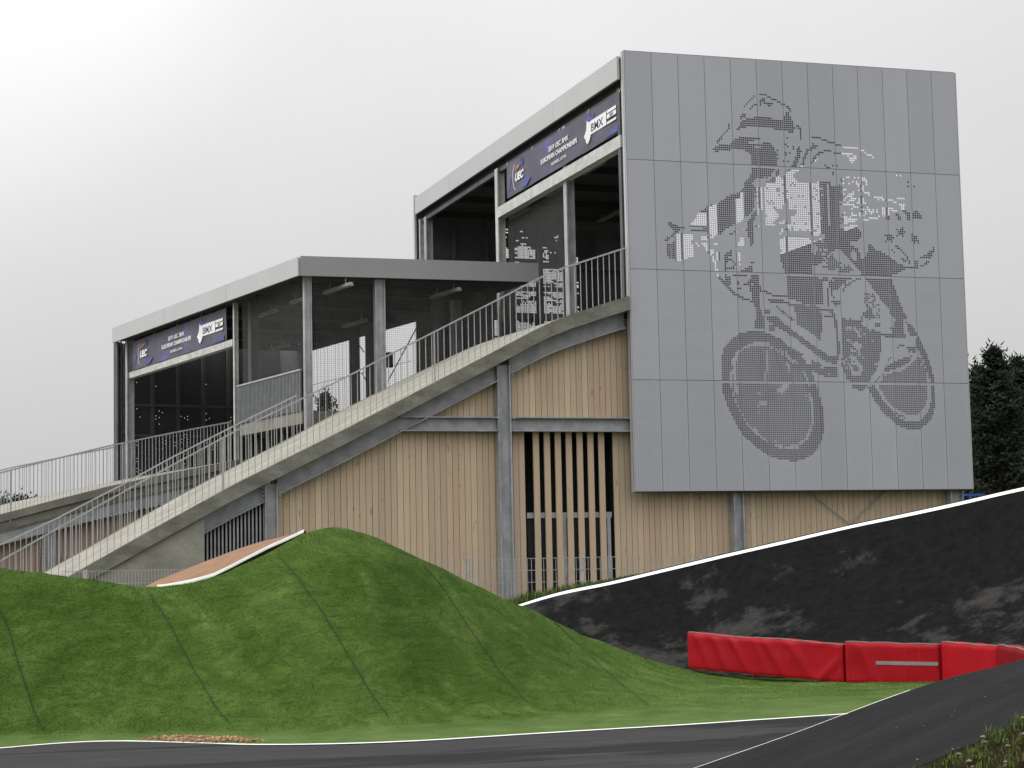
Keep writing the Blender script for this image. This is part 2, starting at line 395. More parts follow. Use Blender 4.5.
tag(lm.build('track_edge_line', M['white'], None, True), kind='structure')

# banked turn
btop = [(440, 629), (480, 617), (515, 606.3), (540, 598.3), (565, 591.5), (610, 582.3), (660, 570.4), (720, 556), (780, 542.2), (850, 526), (910, 513.2), (960, 502.3), (1000, 493), (1024, 487.6), (1100, 470), (1220, 448)]
bD = [(440, 50.5), (690, 50), (850, 49), (1024, 47), (1220, 44)]
b0 = [(440, 45.0), (690, 44.7), (842, 41.6), (941, 40.6), (1024, 39), (1220, 35)]
bxs = [440+10*i for i in range(115)]
brow = []
for x in bxs:
    T = at(x, smooth_tab(btop, x), interp(bD, x)); Lr = T.dot(RH)/T.dot(FH); D0 = interp(b0, x); D1 = T.dot(FH); c = []
    for k in range(31):
        t = k/30; D = D0+(D1-D0)*t
        q = LD(Lr*D, D, ZF-.02+(T.z-ZF+.02)*t**1.55)
        if 0 < k < 30: q.z += nz(q, .5, .02)
        c.append(q)
    for dd, dz in ((.06, .035), (.25, .03), (1.0, -.05), (2.2, -.9), (4.5, -3.5)):
        c.append(LD(Lr*(D1+dd), D1+dd, max(ZB-.3, T.z+dz)))
    if x > 1220:                                # the bank runs out to the right of the picture
        f = max(0, 1-(x-1220)/350.); f = f*f*(3-2*f)
        for p in c: p.z = (ZF-.1)+(p.z-ZF+.1)*f
    brow.append(c)
tag(MB().grid(brow).build('banked_turn', M['berm'], None, True), kind='structure')
ln = MB(); ln.grid([[c[30]+(c[29]-c[30]).normalized()*w+Vector((0, -.004, .012)) for c in brow] for w in (.0, .065, .13)])
tag(ln.build('track_edge_line', M['white'], None, True), kind='structure')

# near bank on the right with stones, soil and grass at the camera's feet
ktop = [(560, 815), (620, 793), (690, 770), (740, 752.6), (800, 731.5), (850, 712.5), (895, 695.8), (950, 677.5), (1000, 665.5), (1024, 658.5), (1100, 640), (1200, 618)]
kbot = [(560, 900), (700, 845), (800, 808), (870, 785), (915, 768), (960, 748.5), (1000, 732.5), (1024, 721), (1100, 690), (1200, 655)]
kx = [560+10*i for i in range(97)]
rows = []
for x in kx:
    T = at(x, smooth_tab(ktop, x), 20-min(1, (x-560)/640)*4); B = at(x, smooth_tab(kbot, x), 13.2-min(1, (x-560)/640)*1.6)
    c = [LD(T.dot(RH)*1.08, T.dot(FH)+1.6, ZF-.1), LD(T.dot(RH)*1.02, T.dot(FH)+.35, T.z-.22)]
    for k in range(27):
        t = k/26; q = T+(B-T)*t; q.z += .05*math.sin(math.pi*t)*(0) + nz(q, 1.1, .018)*min(1, k/4)+nz(q, 5, .006)*min(1, k/3); c.append(q)
    rows.append(c)
tag(MB().grid(rows).build('asphalt_bank', M['bank'], None, True), kind='structure')
bank_rows = rows
ln = MB(); rr = [c for x, c in zip(kx, rows) if x <= 912]
ln.grid([[c[2]+(c[3]-c[2]).normalized()*w+Vector((0, 0, .006)) for c in rr] for w in (-.008, .026)])
tag(ln.build('track_edge_line', M['white'], None, True), kind='structure')
srow = []
for c in rows:
    B = c[-1]; L, D = B.dot(RH), B.dot(FH); s = []
    for k in range(20):
        t = k/19; q = LD(L*(1-.35*t), D+.05-D*.5*t, B.z-.004-.9*t*t-.10*t); q.z += nz(q, 2.2, .05)*min(1, k/3)+nz(q, 7, .025)*min(1, k/2); s.append(q)
    srow.append(s)
tag(MB().grid(srow).build('soil_bank', M['soil'], None, True), kind='structure')

def blade(mb, p, h, lean, w=.008):
    a = random.random()*6.283; d = Vector((math.cos(a), math.sin(a), 0)); b = Vector((-d.y, d.x, 0))*w
    p1 = p+Vector((0, 0, h*.55))+d*lean*h*.35; p2 = p+Vector((0, 0, h))+d*lean*h
    mb.add([p-b, p+b, p1+b*.7, p1-b*.7, p2], [(0, 1, 2, 3), (3, 2, 4)])
def rock(mb, p, r):
    o = len(mb.v); v = []
    for (x, y, z) in [(1, 0, 0), (-1, 0, 0), (0, 1, 0), (0, -1, 0), (0, 0, 1), (0, 0, -1), (.6, .6, .5), (-.6, .55, .4), (.5, -.6, .5), (-.55, -.6, .5)]:
        k = r*(.75+.5*random.random()); v.append(p+Vector((x*k, y*k, z*k*.7)))
    bm = bmesh.new(); vv = [bm.verts.new(q) for q in v]; bmesh.ops.convex_hull(bm, input=vv); bm.verts.ensure_lookup_table()
    idx = {q: i for i, q in enumerate(bm.verts)}
    mb.add([q.co.copy() for q in bm.verts], [tuple(idx[w] for w in f.verts) for f in bm.faces]); bm.free()
gt = MB(); rk = MB()
for _ in range(2600):
    i = random.randrange(34, 65); k = int(random.random()**1.4*14)
    c = srow[i][k]+RH*random.uniform(-.05, .05)+FH*random.uniform(-.1, .1)
    if mnoise.noise(c*1.9) < -.12: continue
    for _ in range(random.randint(5, 12)):
        blade(gt, c+Vector((random.gauss(0, .03), random.gauss(0, .03), -.02)), random.uniform(.015, .058)*(1.5 if random.random() < .12 else 1), random.uniform(.2, .9), .0028)
tag(gt.build('grass', M['grassblade'], None, False, False), kind='stuff')
for _ in range(420):
    if random.random() < .72: i = random.randrange(30, 65); c = srow[i][int(random.random()*12)]; r = random.uniform(.004, .020)
    else: i = random.randrange(14, 65); c = bank_rows[i][2+int(random.random()**.6*26)]; r = random.uniform(.002, .0065)
    rock(rk, c+RH*random.uniform(-.06, .06)+FH*random.uniform(-.12, .12)+Vector((0, 0, .004)), r)
tag(rk.build('pebbles', M['stone'], None, False), kind='stuff')
vg = MB()
for x in [505+.22*i for i in range(720)]:
    if x > 640: continue
    T = at(x, smooth_tab(btop, x), interp(bD, x)); 
    for _ in range(4):
        p = T+FH*random.uniform(.2, 1.6)+RH*random.uniform(-.1, .1)+Vector((0, 0, -.03))
        hmax = .33*max(.15, 1-(x-515)/130)*(.6+.6*abs(mnoise.noise(p*1.2)))
        blade(vg, p, random.uniform(.05, .07+hmax), random.uniform(.1, .6), .012)
tag(vg.build('grass', M['grassblade'], None, False, False), kind='stuff')
ch = MB()
for _ in range(430):
    x = random.triangular(140, 268, 205); t = random.random(); w = 1-abs((x-200)/70.)**2
    y0 = smooth_tab(edge, x)-1.2; p = onZ(x, y0-max(.2, w)*5.0*t-(1.5 if x > 225 else 0), ZF+.02)
    a = random.random()*3.14; L = random.uniform(.02, .075); d = Vector((math.cos(a), math.sin(a), random.uniform(-.3, .4)))*L
    ch.obox(p-d*.5+Vector((0, 0, random.uniform(0, .015))), d, Vector((-d.y, d.x, 0))*.45, (0, 0, .02))
tag(ch.build('wood_chips', M['chip'], None), kind='stuff')
# short pile of the turf, standing all over the mound
fz = MB(); V_, F_ = fz.v, fz.f; rr_ = random.Random(5)
ncol = len(TC)-1
for _ in range(140000):
    i = rr_.randrange(44, ncol); k = rr_.randint(1, NT+4)
    wv = wa.data[i*nper+k].value
    if rr_.random() < wv*1.6: continue
    c, d = TC[i], TC[i+1]; s, t = rr_.random(), rr_.random()
    p = (c[k]*(1-s)+c[k+1]*s)*(1-t)+(d[k]*(1-s)+d[k+1]*s)*t
    h = rr_.uniform(.010, .024); lx, ly = rr_.gauss(0, .5)*h, rr_.gauss(-.15, .5)*h; w = rr_.uniform(.004, .008)
    a = rr_.random()*3.14; bx, by = math.cos(a)*w, math.sin(a)*w
    o = len(V_); V_ += [(p.x-bx, p.y-by, p.z-.006), (p.x+bx, p.y+by, p.z-.006), (p.x+lx, p.y+ly, p.z+h)]; F_.append((o, o+1, o+2))
tag(fz.build('turf_pile', M['pile'], None, False, False), kind='stuff')

# ------------------------------------------------------------------ crash pads
def pad(label, A, B, H, TH, mat, fold, name='crash_pad', stripe=None, loops=()):
    ax = (B-A); L = Vector((ax.x, ax.y, 0)).length; ex = ax/L; nrm = Vector((-ex.y, ex.x, 0)).normalized()
    if nrm.dot(FH) > 0: nrm = -nrm                      # towards the viewer
    th = thing(name, label, 'crash pad', A, 'red crash pads along the inside of the turn')
    nx, nz_ = 70, 22; mb = MB()
    def P_(i, j, side):
        u_, w = i/nx, j/nz_; d = fold(u_*L, w*H) if side else 0
        e = min(u_, 1-u_)*L; ez = min(w, 1-w)*H; rnd = min(1, e/.05)*.5+.5; rz = min(1, ez/.06)
        dep = (.02+d)*min(1, e/.12)*min(1, .35+(1-w)*H/.12) - (1-rz)**2*.02 - (1-min(1, e/.05))**2*.04
        top = .012*math.sin(u_*L*9)+.02*math.sin(u_*L*2.3+1) if w > .9 else 0
        return A+ex*(u_*L)+Vector((0, 0, w*H+top*.6))+nrm*(dep if side else -TH+(1-rz)**2*.05)
    fr = [[P_(i, j, 1) for i in range(nx+1)] for j in range(nz_+1)]; bk = [[P_(i, j, 0) for i in range(nx+1)] for j in range(nz_+1)]
    mb.grid(fr); mb.grid([r[::-1] for r in bk])
    mb.grid([fr[-1], bk[-1]]); mb.grid([bk[0], fr[0]]); mb.grid([[r[0] for r in fr], [r[0] for r in bk]]); mb.grid([[r[-1] for r in bk], [r[-1] for r in fr]])
    mb.build('cover', mat, th, True)
    sm = MB(); sm.band([fr[-1][i]+Vector((0, 0, .004)) for i in range(nx+1)], 0, .016, nrm*-.03); sm.build('top_hem', M['stripe'], th)
    for u_ in loops:
        p = A+ex*(u_*L); lp = MB(); lp.obox(p+Vector((0, 0, -.05))+nrm*.012-ex*.03, ex*.06, nrm*.008, (0, 0, .07)); lp.build('tie_loop', M['red_dark'], th)
    if stripe:
        s0, s1, z0, z1 = stripe; sg = MB()
        sg.grid([[A+ex*(s*L)+Vector((0, 0, z*H))+nrm*(.028+fold(s*L, z*H)*min(1, min(s, 1-s)*L/.12)) for s in [s0+(s1-s0)*k/20 for k in range(21)]] for z in (z0, z1)])
        sg.build('reflective_tape', M['stripe'], th)
    return th
def fold1(x, z):
    d = 0
    for x0, sl, a, w in ((.35, .55, .05, .10), (.9, .6, .07, .11), (1.45, .75, .06, .09), (2.2, .5, .05, .12), (2.5, .8, .05, .13), (3.2, .9, .045, .15)):
        t = (x-(x0+sl*(.8-z)))/w; d += a*math.exp(-t*t)*(.35+.8*max(0, min(1, z/.8)))
    t = (x-(5.2-1.3*(.85-z)))/.14; d += .03*math.exp(-t*t)
    return d-.05*math.exp(-((x-4.2)/.7)**2)+.012*mnoise.noise(Vector((x*1.4, z*3, 3)))
fold2 = lambda x, z: .014*mnoise.noise(Vector((x*1.5+7, z*2.5, 1)))+.03*math.exp(-((x-.3-.5*(.8-z))/.12)**2)
fold3 = lambda x, z: .010*mnoise.noise(Vector((x*3+2, z*1.5, 5)))
pA = at(687, 668, 43.8); pB = at(842.3, 682.8, 39.9); pC = at(845.5, 682.8, 39.8); pD = at(941, 685.2, 38.6); pE = at(998, 690, 36.9); pF = at(1032, 697, 35.4); pG = at(1062, 712, 34)
pad('long sagging red crash pad with diagonal folds, beside the foot of the turf mound', pA, pB, .76, .4, M['red'], fold1, loops=(.08, .45, .97))
pad('flat red crash pad with a grey tape stripe across its front', pC, pD, .79, .4, M['red'], fold2, stripe=(.34, .985, .47, .56), loops=(.02, .33, .62, .86, .97))
pad('faded brighter red crash pad between the grey-striped pad and the asphalt bank', pD+(pE-pD)*.012, pE, .81, .4, M['red_bright'], fold3, loops=())
pad('dark red crash pad at the right end, half hidden by the asphalt bank', pE+(pF-pE)*.01, pF, .81, .4, M['red_dark'], fold3)

# the rider on the facade screen: shapes drawn in outline, then sampled on the grid of punched holes
def rider_holes():
    rnd=random.Random(4)
    YS=54.0; X0,X1=21.575,32.81; Z0,Z1=2.32,15.5
    NC=169; NR=200; pitch=(X1-X0)/NC; pz=(Z1-Z0)/NR
    def pip(x,y,poly):
        c=False;n=len(poly);j=n-1
        for i in range(n):
            xi,yi=poly[i];xj,yj=poly[j]
            if (yi>y)!=(yj>y) and x<(xj-xi)*(y-yi)/(yj-yi)+xi:c=not c
            j=i
        return c
    def dseg(x,y,a,b):
        dx,dy=b[0]-a[0],b[1]-a[1];L=dx*dx+dy*dy
        t=0 if L==0 else max(0,min(1,((x-a[0])*dx+(y-a[1])*dy)/L))
        return math.hypot(x-a[0]-t*dx,y-a[1]-t*dy)
    # value noise
    _n={}
    def vn(i,j,s=0):
        k=(i,j,s)
        if k not in _n:_n[k]=rnd.random()
        return _n[k]
    def noise(x,y,sx,sy,s=0):
        x/=sx;y/=sy;i,j=math.floor(x),math.floor(y);u,v=x-i,y-j
        return (vn(i,j,s)*(1-u)+vn(i+1,j,s)*u)*(1-v)+(vn(i,j+1,s)*(1-u)+vn(i+1,j+1,s)*u)*v
    ops=[]
    def P(pts,val=1,prob=1.0,kind='r'): 
        xs=[p[0] for p in pts];ys=[p[1] for p in pts]
        ops.append(('p',pts,val,prob,kind,(min(xs),max(xs),min(ys),max(ys))))
    def L(pts,w=2.0,val=1):
        xs=[p[0] for p in pts];ys=[p[1] for p in pts]
        ops.append(('l',pts,val,w,'',(min(xs)-w,max(xs)+w,min(ys)-w,max(ys)+w)))
    def R(x0,y0,x1,y1,val=1,prob=1.0,kind='r'): P([(x0,y0),(x1,y0),(x1,y1),(x0,y1)],val,prob,kind)
    # ---- wheels
    def smooth(pts,n=6):
        out=[];N=len(pts)
        for i in range(N):
            p0,p1,p2,p3=[Vector(pts[(i+k-1)%N]) for k in range(4)]
            for k in range(n):
                t=k/n
                out.append(tuple(.5*((2*p1)+(-p0+p2)*t+(2*p0-5*p1+4*p2-p3)*t*t+(-p0+3*p1-3*p2+p3)*t**3)))
        return out
    FW=smooth([(721,370),(722,354),(728,343),(740,334),(755,331),(770,334),(783,342),(797,353),(809,367),(818,390),(823.5,414),(822.5,436),(815.5,451),(802,460),(785.5,460.5),(768,455),(755,446),(741,432),(727.5,405.5),(722,388)])
    def inset(poly,k,d=None):
        cx=sum(p[0] for p in poly)/len(poly);cy=sum(p[1] for p in poly)/len(poly)
        return [(cx+(x-cx)*k,cy+(y-cy)*k) for x,y in poly]
    P(FW,1)
    P(inset(FW,.80),0)
    P(inset(FW,.772),3,.93,'n')
    # rim light crescents
    L([(736,356),(734,372),(737,392)],2.6,0)
    L([(746,347),(757,342),(768,343)],2.2,0)
    L([(806,382),(813,404),(812,425),(806,440)],2.2,0)
    L([(754,428),(767,441),(783,449),(797,448)],2.0,0)
    L([(758,432),(772,443),(790,446)],1.2,1)
    L([(760,350),(762,366),(763,378)],4,1); L([(767,352),(766,380)],2,0)
    L([(774,346),(778,362),(782,372)],3,1); L([(786,350),(789,372)],2.5,0)
    L([(780,350),(800,366),(810,385)],2,0)
    R(740,381,764,384,0); R(768,388,786,392,1); P([(776,390),(786,382),(790,386),(782,394)],0)
    R(759,401,768,405,0); P([(758,398),(772,394),(780,396),(772,402)],1)
    L([(802,374),(808,392)],2,1)
    # rear wheel
    RW=[(868,388),(874,400),(883,412),(897,425),(908.8,430),(920,429.5),(931.7,419),(936,401.6),(934,377),(927.4,356),(920,340),(913,326),(906,321),(907,329),(913,341),(919,352),(910,356),(900,362),(884,373),(876,380)]
    P(RW,1)
    P([(875,386),(885,404),(897,417),(909,422),(919,421),(928,412),(931,400),(930,380),(924,362),(918,350),(908,360),(885,374),(877,381)],0)
    P([(879,386),(888,402),(896,409),(908,415),(918,414),(926,404),(928,388),(926,370),(920,356),(913,362),(900,370),(884,376)],3,.93,'n')
    L([(884,402),(893,412),(905,418)],1.6,1)
    P([(881,339),(917,336),(914,350),(900,361),(883,367)],0)
    P([(884,367),(901,359),(911,356),(910,362),(901,367),(884,373)],1)
    L([(884,374),(902,370),(910,364)],1.8,0)
    L([(898,347),(903,345)],1.6); L([(888,361),(890,358)],1.4)
    P([(907,347),(916,346),(915,354),(908,352)],1,.8)
    # rear leg / shin
    P([(868.5,245),(872,243),(873,249),(882,252),(889,256),(895,261),(900.5,265),(912,267),(898.6,273),(890,276),(893,284),(897,294),(903,310),(907.6,319),(903,320),(904,328),(905,337),(893,337),(892,330),(895,320),(891,315),(889,308),(880,298),(864,277),(863.5,258),(867,254)],1)
    P([(863,292),(874,292),(880,304),(880,318),(872,318),(866,308)],3,.55,'n')
    P([(866,309),(872,308),(874,317),(870,320),(865,318)],1); L([(861,321),(864,313)],2.4)
    L([(873,331),(880,334),(891,336),(905,336)],3.4); P([(891,328),(904,324),(905,336),(892,336)],1,.95)
    R(875,322,880,328,1)
    # back of the rider: tail, stars, stripes
    P([(920,258),(926,254),(932,250),(935.5,244),(934,252),(931,259)],1)
    L([(900,268.5),(912,267),(921,267),(928,262)],2)
    R(914,261,919,266,3)
    def star(cx,cy,r,rot=0,val=1):
        P([(cx+(r if k%2==0 else r*.42)*math.sin(rot+k*math.pi/5),cy-(r if k%2==0 else r*.42)*math.cos(rot+k*math.pi/5)) for k in range(10)],val)
    star(889.5,238,6.5,.2); star(901,232.5,6,.3)
    P([(910,232),(913,234),(915,235),(918,239),(920,244),(916,242),(914,244),(911,241),(912,237)],1)
    L([(896,246),(902,251),(908,258),(909,263)],1.8); L([(892,251),(895,254)],1.4); L([(902,259),(906,262)],1.4)
    P([(882,208),(888,207),(890,219),(886,219),(882,215)],1); L([(889,208),(894,210),(898,215),(900,219.5)],2.8)
    P([(899,208),(904,204),(906,206),(903,210),(909,212),(911,215),(911,220),(906,220),(906,214)],1)
    P([(912,211),(918,211),(922,215),(922,219),(912,219)],1,.8)
    L([(864,220),(873,218),(879,217)],2.2); L([(882,199),(891,200.5)],2.2); R(871,210,873,214,1); R(878,196,880,200,1)
    L([(893,202.5),(906,205)],1.6); L([(896,197),(906,199.5)],1.4)
    for q in [(897,174.5),(900,176),(908,183),(909,186),(914,187),(862,178),(866,180)]: R(q[0]-1,q[1]-1,q[0]+1,q[1]+1)
    L([(875,197),(882,198)],2); L([(864,192),(868,193)],2)
    # torso, sky shows through
    P([(765,182),(775,176),(781,176),(782,182),(786,170),(800,170),(792,175),(797,181),(812,183),(823,181),(823,229),(811,229),(811,232),(787,231),(786,224),(781,224),(765,226)],3,.78,'h')
    P([(823,182),(831,182),(830,186),(836,186),(840,184),(840,232),(823,230)],1)
    L([(828.5,183),(829,226)],1.4,0)
    P([(840,178),(852,176),(868,178),(870,190),(872,205),(869,214),(860,220),(852,224),(840,229)],1,.50,'h2')
    P([(862,215),(870,209),(882,206),(880,213),(870,217)],1,.5,'h2')
    P([(759,187),(763,187),(763,210),(759,208)],1)
    star(785,214,15,.15,0)
    P([(767,207),(775,208),(775,220),(766,224)],1,.7,'h'); P([(788,224),(810,224),(810,230),(786,230)],1,.8,'h')
    R(788,231,811,236,2)
    P([(780,238),(811,238),(806,242),(795,246),(787,249),(780,251)],1)
    L([(780,234),(783,230)],1.8)
    # sleeve and left glove
    P([(689,225),(692,222),(699,213),(708,206),(719,203),(727,196),(734,194),(742,191),(744,184),(747,180),(751,181),(755,188),(755,207),(750,214),(746,217),(738,223),(731,226),(726,229),(720,234),(707,233),(693,232),(689,228)],1)
    P([(755,186),(758,186),(758,213),(756,213)],1,.8)
    L([(690,228.5),(702,229.5)],2.2,0); R(678,228,688,231,0)
    P([(667,224),(670,222),(679,226),(692,226.5),(680,228.5),(680,232),(675,232),(671,228)],1)
    L([(666,240),(672,236),(676,232)],2.6)
    P([(666,244),(675,242),(676,234),(694,234),(694,240),(688,242.5),(694,244.5),(694,257),(678,261),(669,258),(666,252)],1)
    P([(676,236),(684,240),(683,243),(676,241)],1,.5)
    P([(700,235),(716,235.5),(712,239),(702,240)],1); P([(700,243),(707,243),(709,253)],1); R(710,249,713,253)
    L([(711,253),(714,261),(716,268),(717,272)],2.2); R(716.5,252,720.5,260); R(713,243.5,717,246); L([(696,243),(698,246)],2)
    L([(717.5,275),(723,282),(728,286),(733,293),(738,295.5),(744,299),(752,301)],2.4)
    P([(725,276),(731,276),(732,281),(728,287),(724,282)],1); L([(725.5,262),(725.5,284)],1.8)
    for k in range(16):
        a=k*math.pi/8; R(730+4.6*math.cos(a)-1,264.5+4.6*math.sin(a)-1,730+4.6*math.cos(a)+1,264.5+4.6*math.sin(a)+1)
    P([(723,257),(727,253),(729,249),(733,250),(733,256),(730,260),(724,260)],1,.85)
    L([(729,235),(738,231),(747,231),(751,234)],1.8)
    P([(747,222),(754,212),(758,208),(758,214),(753,222),(753,252),(750,244),(748,235)],1)
    R(756,226,759,228)
    P([(742,236),(746,244),(740,247),(736,245)],1); R(736.5,252,740,261); R(738,263,741.5,266); L([(751,262),(755,262)],1.6)
    P([(740,272),(746,268),(752,265),(753,271),(750,273)],1); L([(733,276),(747,275.5)],1.8)
    P([(741,285),(750,280),(751,275),(758,275),(759,286),(750,286)],1,.92); R(738,287,741,289); L([(737,280),(739,284)],2)
    # head tube, fork
    P([(749,284),(760,285),(762,292),(764,328),(755,328),(756,310),(752,300)],1)
    L([(761,293),(761.5,308)],1.8,0); R(764,309,770,313); P([(765,316),(778,317),(778,321),(768,321)],1)
    P([(754,322),(763,322),(763,330),(754,329)],1)
    L([(738,335),(750,332),(764,334)],2)
    # cables and tubes
    L([(760,289),(764,291),(774,296),(788,297),(792,299)],2.2)
    P([(768,299),(775,298),(790,302),(790,305),(780,303),(772,304)],1)
    L([(776,306),(781,310),(788,316),(794,321)],1.6)
    P([(773,316),(778,318),(790,328),(801,336),(812,344),(819,349.5),(828,355),(837,356),(838,366),(825,361),(815,354),(800,342),(790,335),(774,325),(766,320)],1)
    R(769,324,774.5,332)
    P([(779,337),(783,342),(790,347),(798,352),(804,355),(800,357.5),(790,353),(783,349)],1)
    P([(783,353),(788,358),(792,364),(806,364),(812,360),(824,366),(838,367),(838,378),(820,376),(812,370),(800,372),(791,366),(786,362)],1,.72,'b')
    L([(778,340),(784,352),(786,362)],2)
    L([(795,362),(806,380),(812,396)],2,1)
    # crank leg and thigh
    P([(781,251),(787,249),(799,244.5),(811,240),(812.5,253),(820,257),(822,264),(813,266),(813,275),(822,280),(823,304),(812,306),(790,299),(788,296),(787,278),(783,268),(781,262)],1)
    P([(794,306),(806,307),(821,312),(822,324),(821,341),(814,335),(797,324),(796,317)],1)
    L([(790,304),(800,305),(813,308),(832,311),(835,317),(837,333),(839,350),(838,360)],2.8)
    L([(820,315),(834,316)],1.8); L([(827,288),(828,305)],2.2); L([(832,291),(833,297)],1.6)
    P([(829,300),(842,301),(840,304),(837,307),(832,303)],1)
    # hip
    P([(812,231),(840,229),(846,226),(856,225),(861,232),(861,238),(857,241),(852,241),(850,244),(857,248),(861,254),(864,277),(852,262),(845,255),(840,249),(831,252),(828,246),(825,240),(825,235),(812,235)],1)
    P([(852,250),(856,252),(857,260),(853,262),(851,256)],0)
    P([(814,240),(824,238),(830,250),(838,262),(835,268),(822,262),(815,252)],3,.8)
    P([(822,262),(836,262),(850,266),(860,272),(848,274),(822,268)],3,.55,'n')
    L([(813,255),(820,258)],2.4,1)
    L([(814,266),(822,270),(830,274)],2.4,0)
    P([(822,277),(848,276),(845,283),(836,290),(828,288),(828,282),(822,281)],1,.9); L([(840,278),(855,280)],2)
    L([(864,276),(850,283),(842,290)],0.1)
    L([(845,284),(843,292)],1.6)
    # drivetrain
    P([(842,318),(860,320),(866,326),(870,330),(880,336),(881,345),(880,365),(872,375),(868,385),(862,391),(853,388),(846,378),(842,365)],1,.62,'b')
    P([(849,378),(868,381),(864,391),(854,389)],1,.9)
    L([(843,330),(854,338),(866,345)],3); L([(846,350),(864,360),(876,370)],3); L([(845,345),(862,350)],2)
    L([(848,340),(860,350)],2,0); L([(850,357),(862,366)],2.4,0)
    P([(848,365),(856,362),(862,368),(860,376),(852,374)],0); P([(852,366),(857,365),(859,371),(854,372)],1)
    # helmet
    P([(712,149),(719,145),(731,144),(733,141),(739,137),(751,137),(762,138),(758,140.5),(751,141),(746,144),(757,145),(762,143.5),(766,142),(771,143),(774,148),(778,154),(777,165),(773,172),(765,177),(757,179),(752,183),(747,183),(751,172),(752,165),(751,154.5),(746,151.5),(745,149),(732,149),(731,150),(715,152)],1)
    P([(753,146),(762,146),(757,149)],0)
    P([(734,130),(739,127),(741,121),(748,118),(756,117),(770,118),(784,120),(785,111),(788,112),(792,119),(795,128),(794,132.5),(788,132),(776,130),(770,127.5),(760,127),(745,127.5),(740,129.5)],1)
    P([(740,117),(743,113.5),(747,116),(745,118),(739,119)],1)
    P([(759,102),(762,98),(764,98),(765,102),(773,102),(774,105),(770,106.5),(766,105),(759,105)],1,.9)
    L([(717,143),(730,127)],1.2); L([(728,131),(730,124)],2.2); L([(745,106),(755,95.5)],1.2)
    L([(760,94),(767,96)],1.3); L([(767,96.5),(773,99),(779,102),(785,105),(791,111)],2)
    L([(751,108),(756,104)],1.6)
    L([(797,125),(800,129),(801.5,133),(801,137),(800,140)],2.2)
    for q in [(787,138),(785,144),(788,146),(793,148),(790,154),(785,154),(788,161),(783,161),(778,150),(777,158)]: R(q[0]-1,q[1]-1.2,q[0]+1,q[1]+1.2)
    P([(798,144),(801,148),(801.5,152),(799,160),(796,168),(790,169),(796,156)],1)
    L([(808,150),(805,156),(802.5,166)],2.4)
    P([(809,150),(813,143),(814,146),(819,145),(818,147.5),(813,149),(809,152)],1)
    L([(813,137),(820,138),(825,141),(834,143.5),(841,146)],2); L([(843,148),(857,149)],1.4); L([(862,151),(866,152.5)],1.4); L([(868,154.5),(873,157)],1.8)
    L([(814,158),(818,154),(826,151),(830,151)],2.2); L([(835,153),(848,154),(856,156)],2); L([(848,156),(852,162)],2)
    P([(850,157),(858,158),(854,162)],1); L([(812,162),(818,158)],2)
    for q in [(825,165),(827,167),(830,167),(833,166),(836,167),(838,163),(833,172),(834,175),(836,171)]: R(q[0]-1,q[1]-1,q[0]+1,q[1]+1)
    P([(777,168),(780,168),(779,176),(775,177)],1); L([(766,178),(770,175)],2)
    HULL=[(705,150),(735,100),(770,88),(800,112),(812,135),(875,155),(925,210),(945,245),(930,275),(905,285),(915,315),(935,360),(942,400),(932,428),(910,436),(885,425),(868,398),(845,395),(830,380),(830,430),(818,458),(790,467),(765,460),(735,432),(715,390),(715,350),(735,325),(748,305),(715,280),(705,258),(690,264),(662,262),(660,222),(690,212),(740,180)]
    M=[[0]*NC for _ in range(NR)]
    for r in range(NR):
        z=Z1-(r+.5)*pz
        for c in range(NC):
            X=X0+(c+.5)*pitch
            x,y=proj(Vector((X,YS,z)))
            v=0
            for op in ops:
                k,pts,val,a,kind,bb=op
                if x<bb[0] or x>bb[1] or y<bb[2] or y>bb[3]: continue
                if k=='p':
                    if pip(x,y,pts):
                        if a<1:
                            if kind=='r': t=rnd.random()
                            elif kind=='n': t=noise(c,r,4,4,1)*.5+rnd.random()*.5
                            elif kind=='h': t=.45*noise(c,r,5,1.01,2)+.55*rnd.random()
                            elif kind=='h2': t=(.6*noise(c,r,4,1.01,3)+.4*rnd.random())+max(0,(x-842)/75)*.45
                            elif kind=='b': t=noise(c,r,3.2,2.6,4)*.75+rnd.random()*.25
                            if t<a*(.97 if kind in'nh' else 1): v=val
                        else: v=val
                else:
                    w=a/2
                    for i in range(len(pts)-1):
                        if dseg(x,y,pts[i],pts[i+1])<max(w,.95 if val else .6): v=val if a>=1.5 or not val else 3;break
            if v==0 and y>284 and not pip(x,y,HULL):
                row=round((y-297)/28.);cy=297+28*row
                frac=((c%13)+.5)/13
                cxd=min(abs(frac-.27),abs(frac-.75))*26
                rad=5.5+row*1.5
                if y>432: v=2 
                elif (r+c)%2==0 and math.hypot(cxd*.9,y-cy)<rad: v=2
            if c%13 in(0,12) and v==2 : v=0
            if r%50 in (0,) : v=0
            M[r][c]=v

    return M
# ------------------------------------------------------------------ tall start building
YW = 54.6
tall = thing('start_building', 'tall timber clad start hill building with galvanised frame and dark open top storey', 'building', (22, 55, ZB))
deckp = [(1.0, -2.25), (5.28, .17), (7.62, 1.46), (9.76, 2.61), (12.86, 4.12), (15.05, 5.24), (17.46, 6.46), (18.69, 7.10), (19.31, 7.38), (21.46, 8.09)]
def deck_z(X): return interp(deckp, X)
def poly(x0, x1, y, step=.6):
    n = max(2, int((x1-x0)/step)); return [Vector((x0+(x1-x0)*k/n, y, deck_z(x0+(x1-x0)*k/n))) for k in range(n+1)]
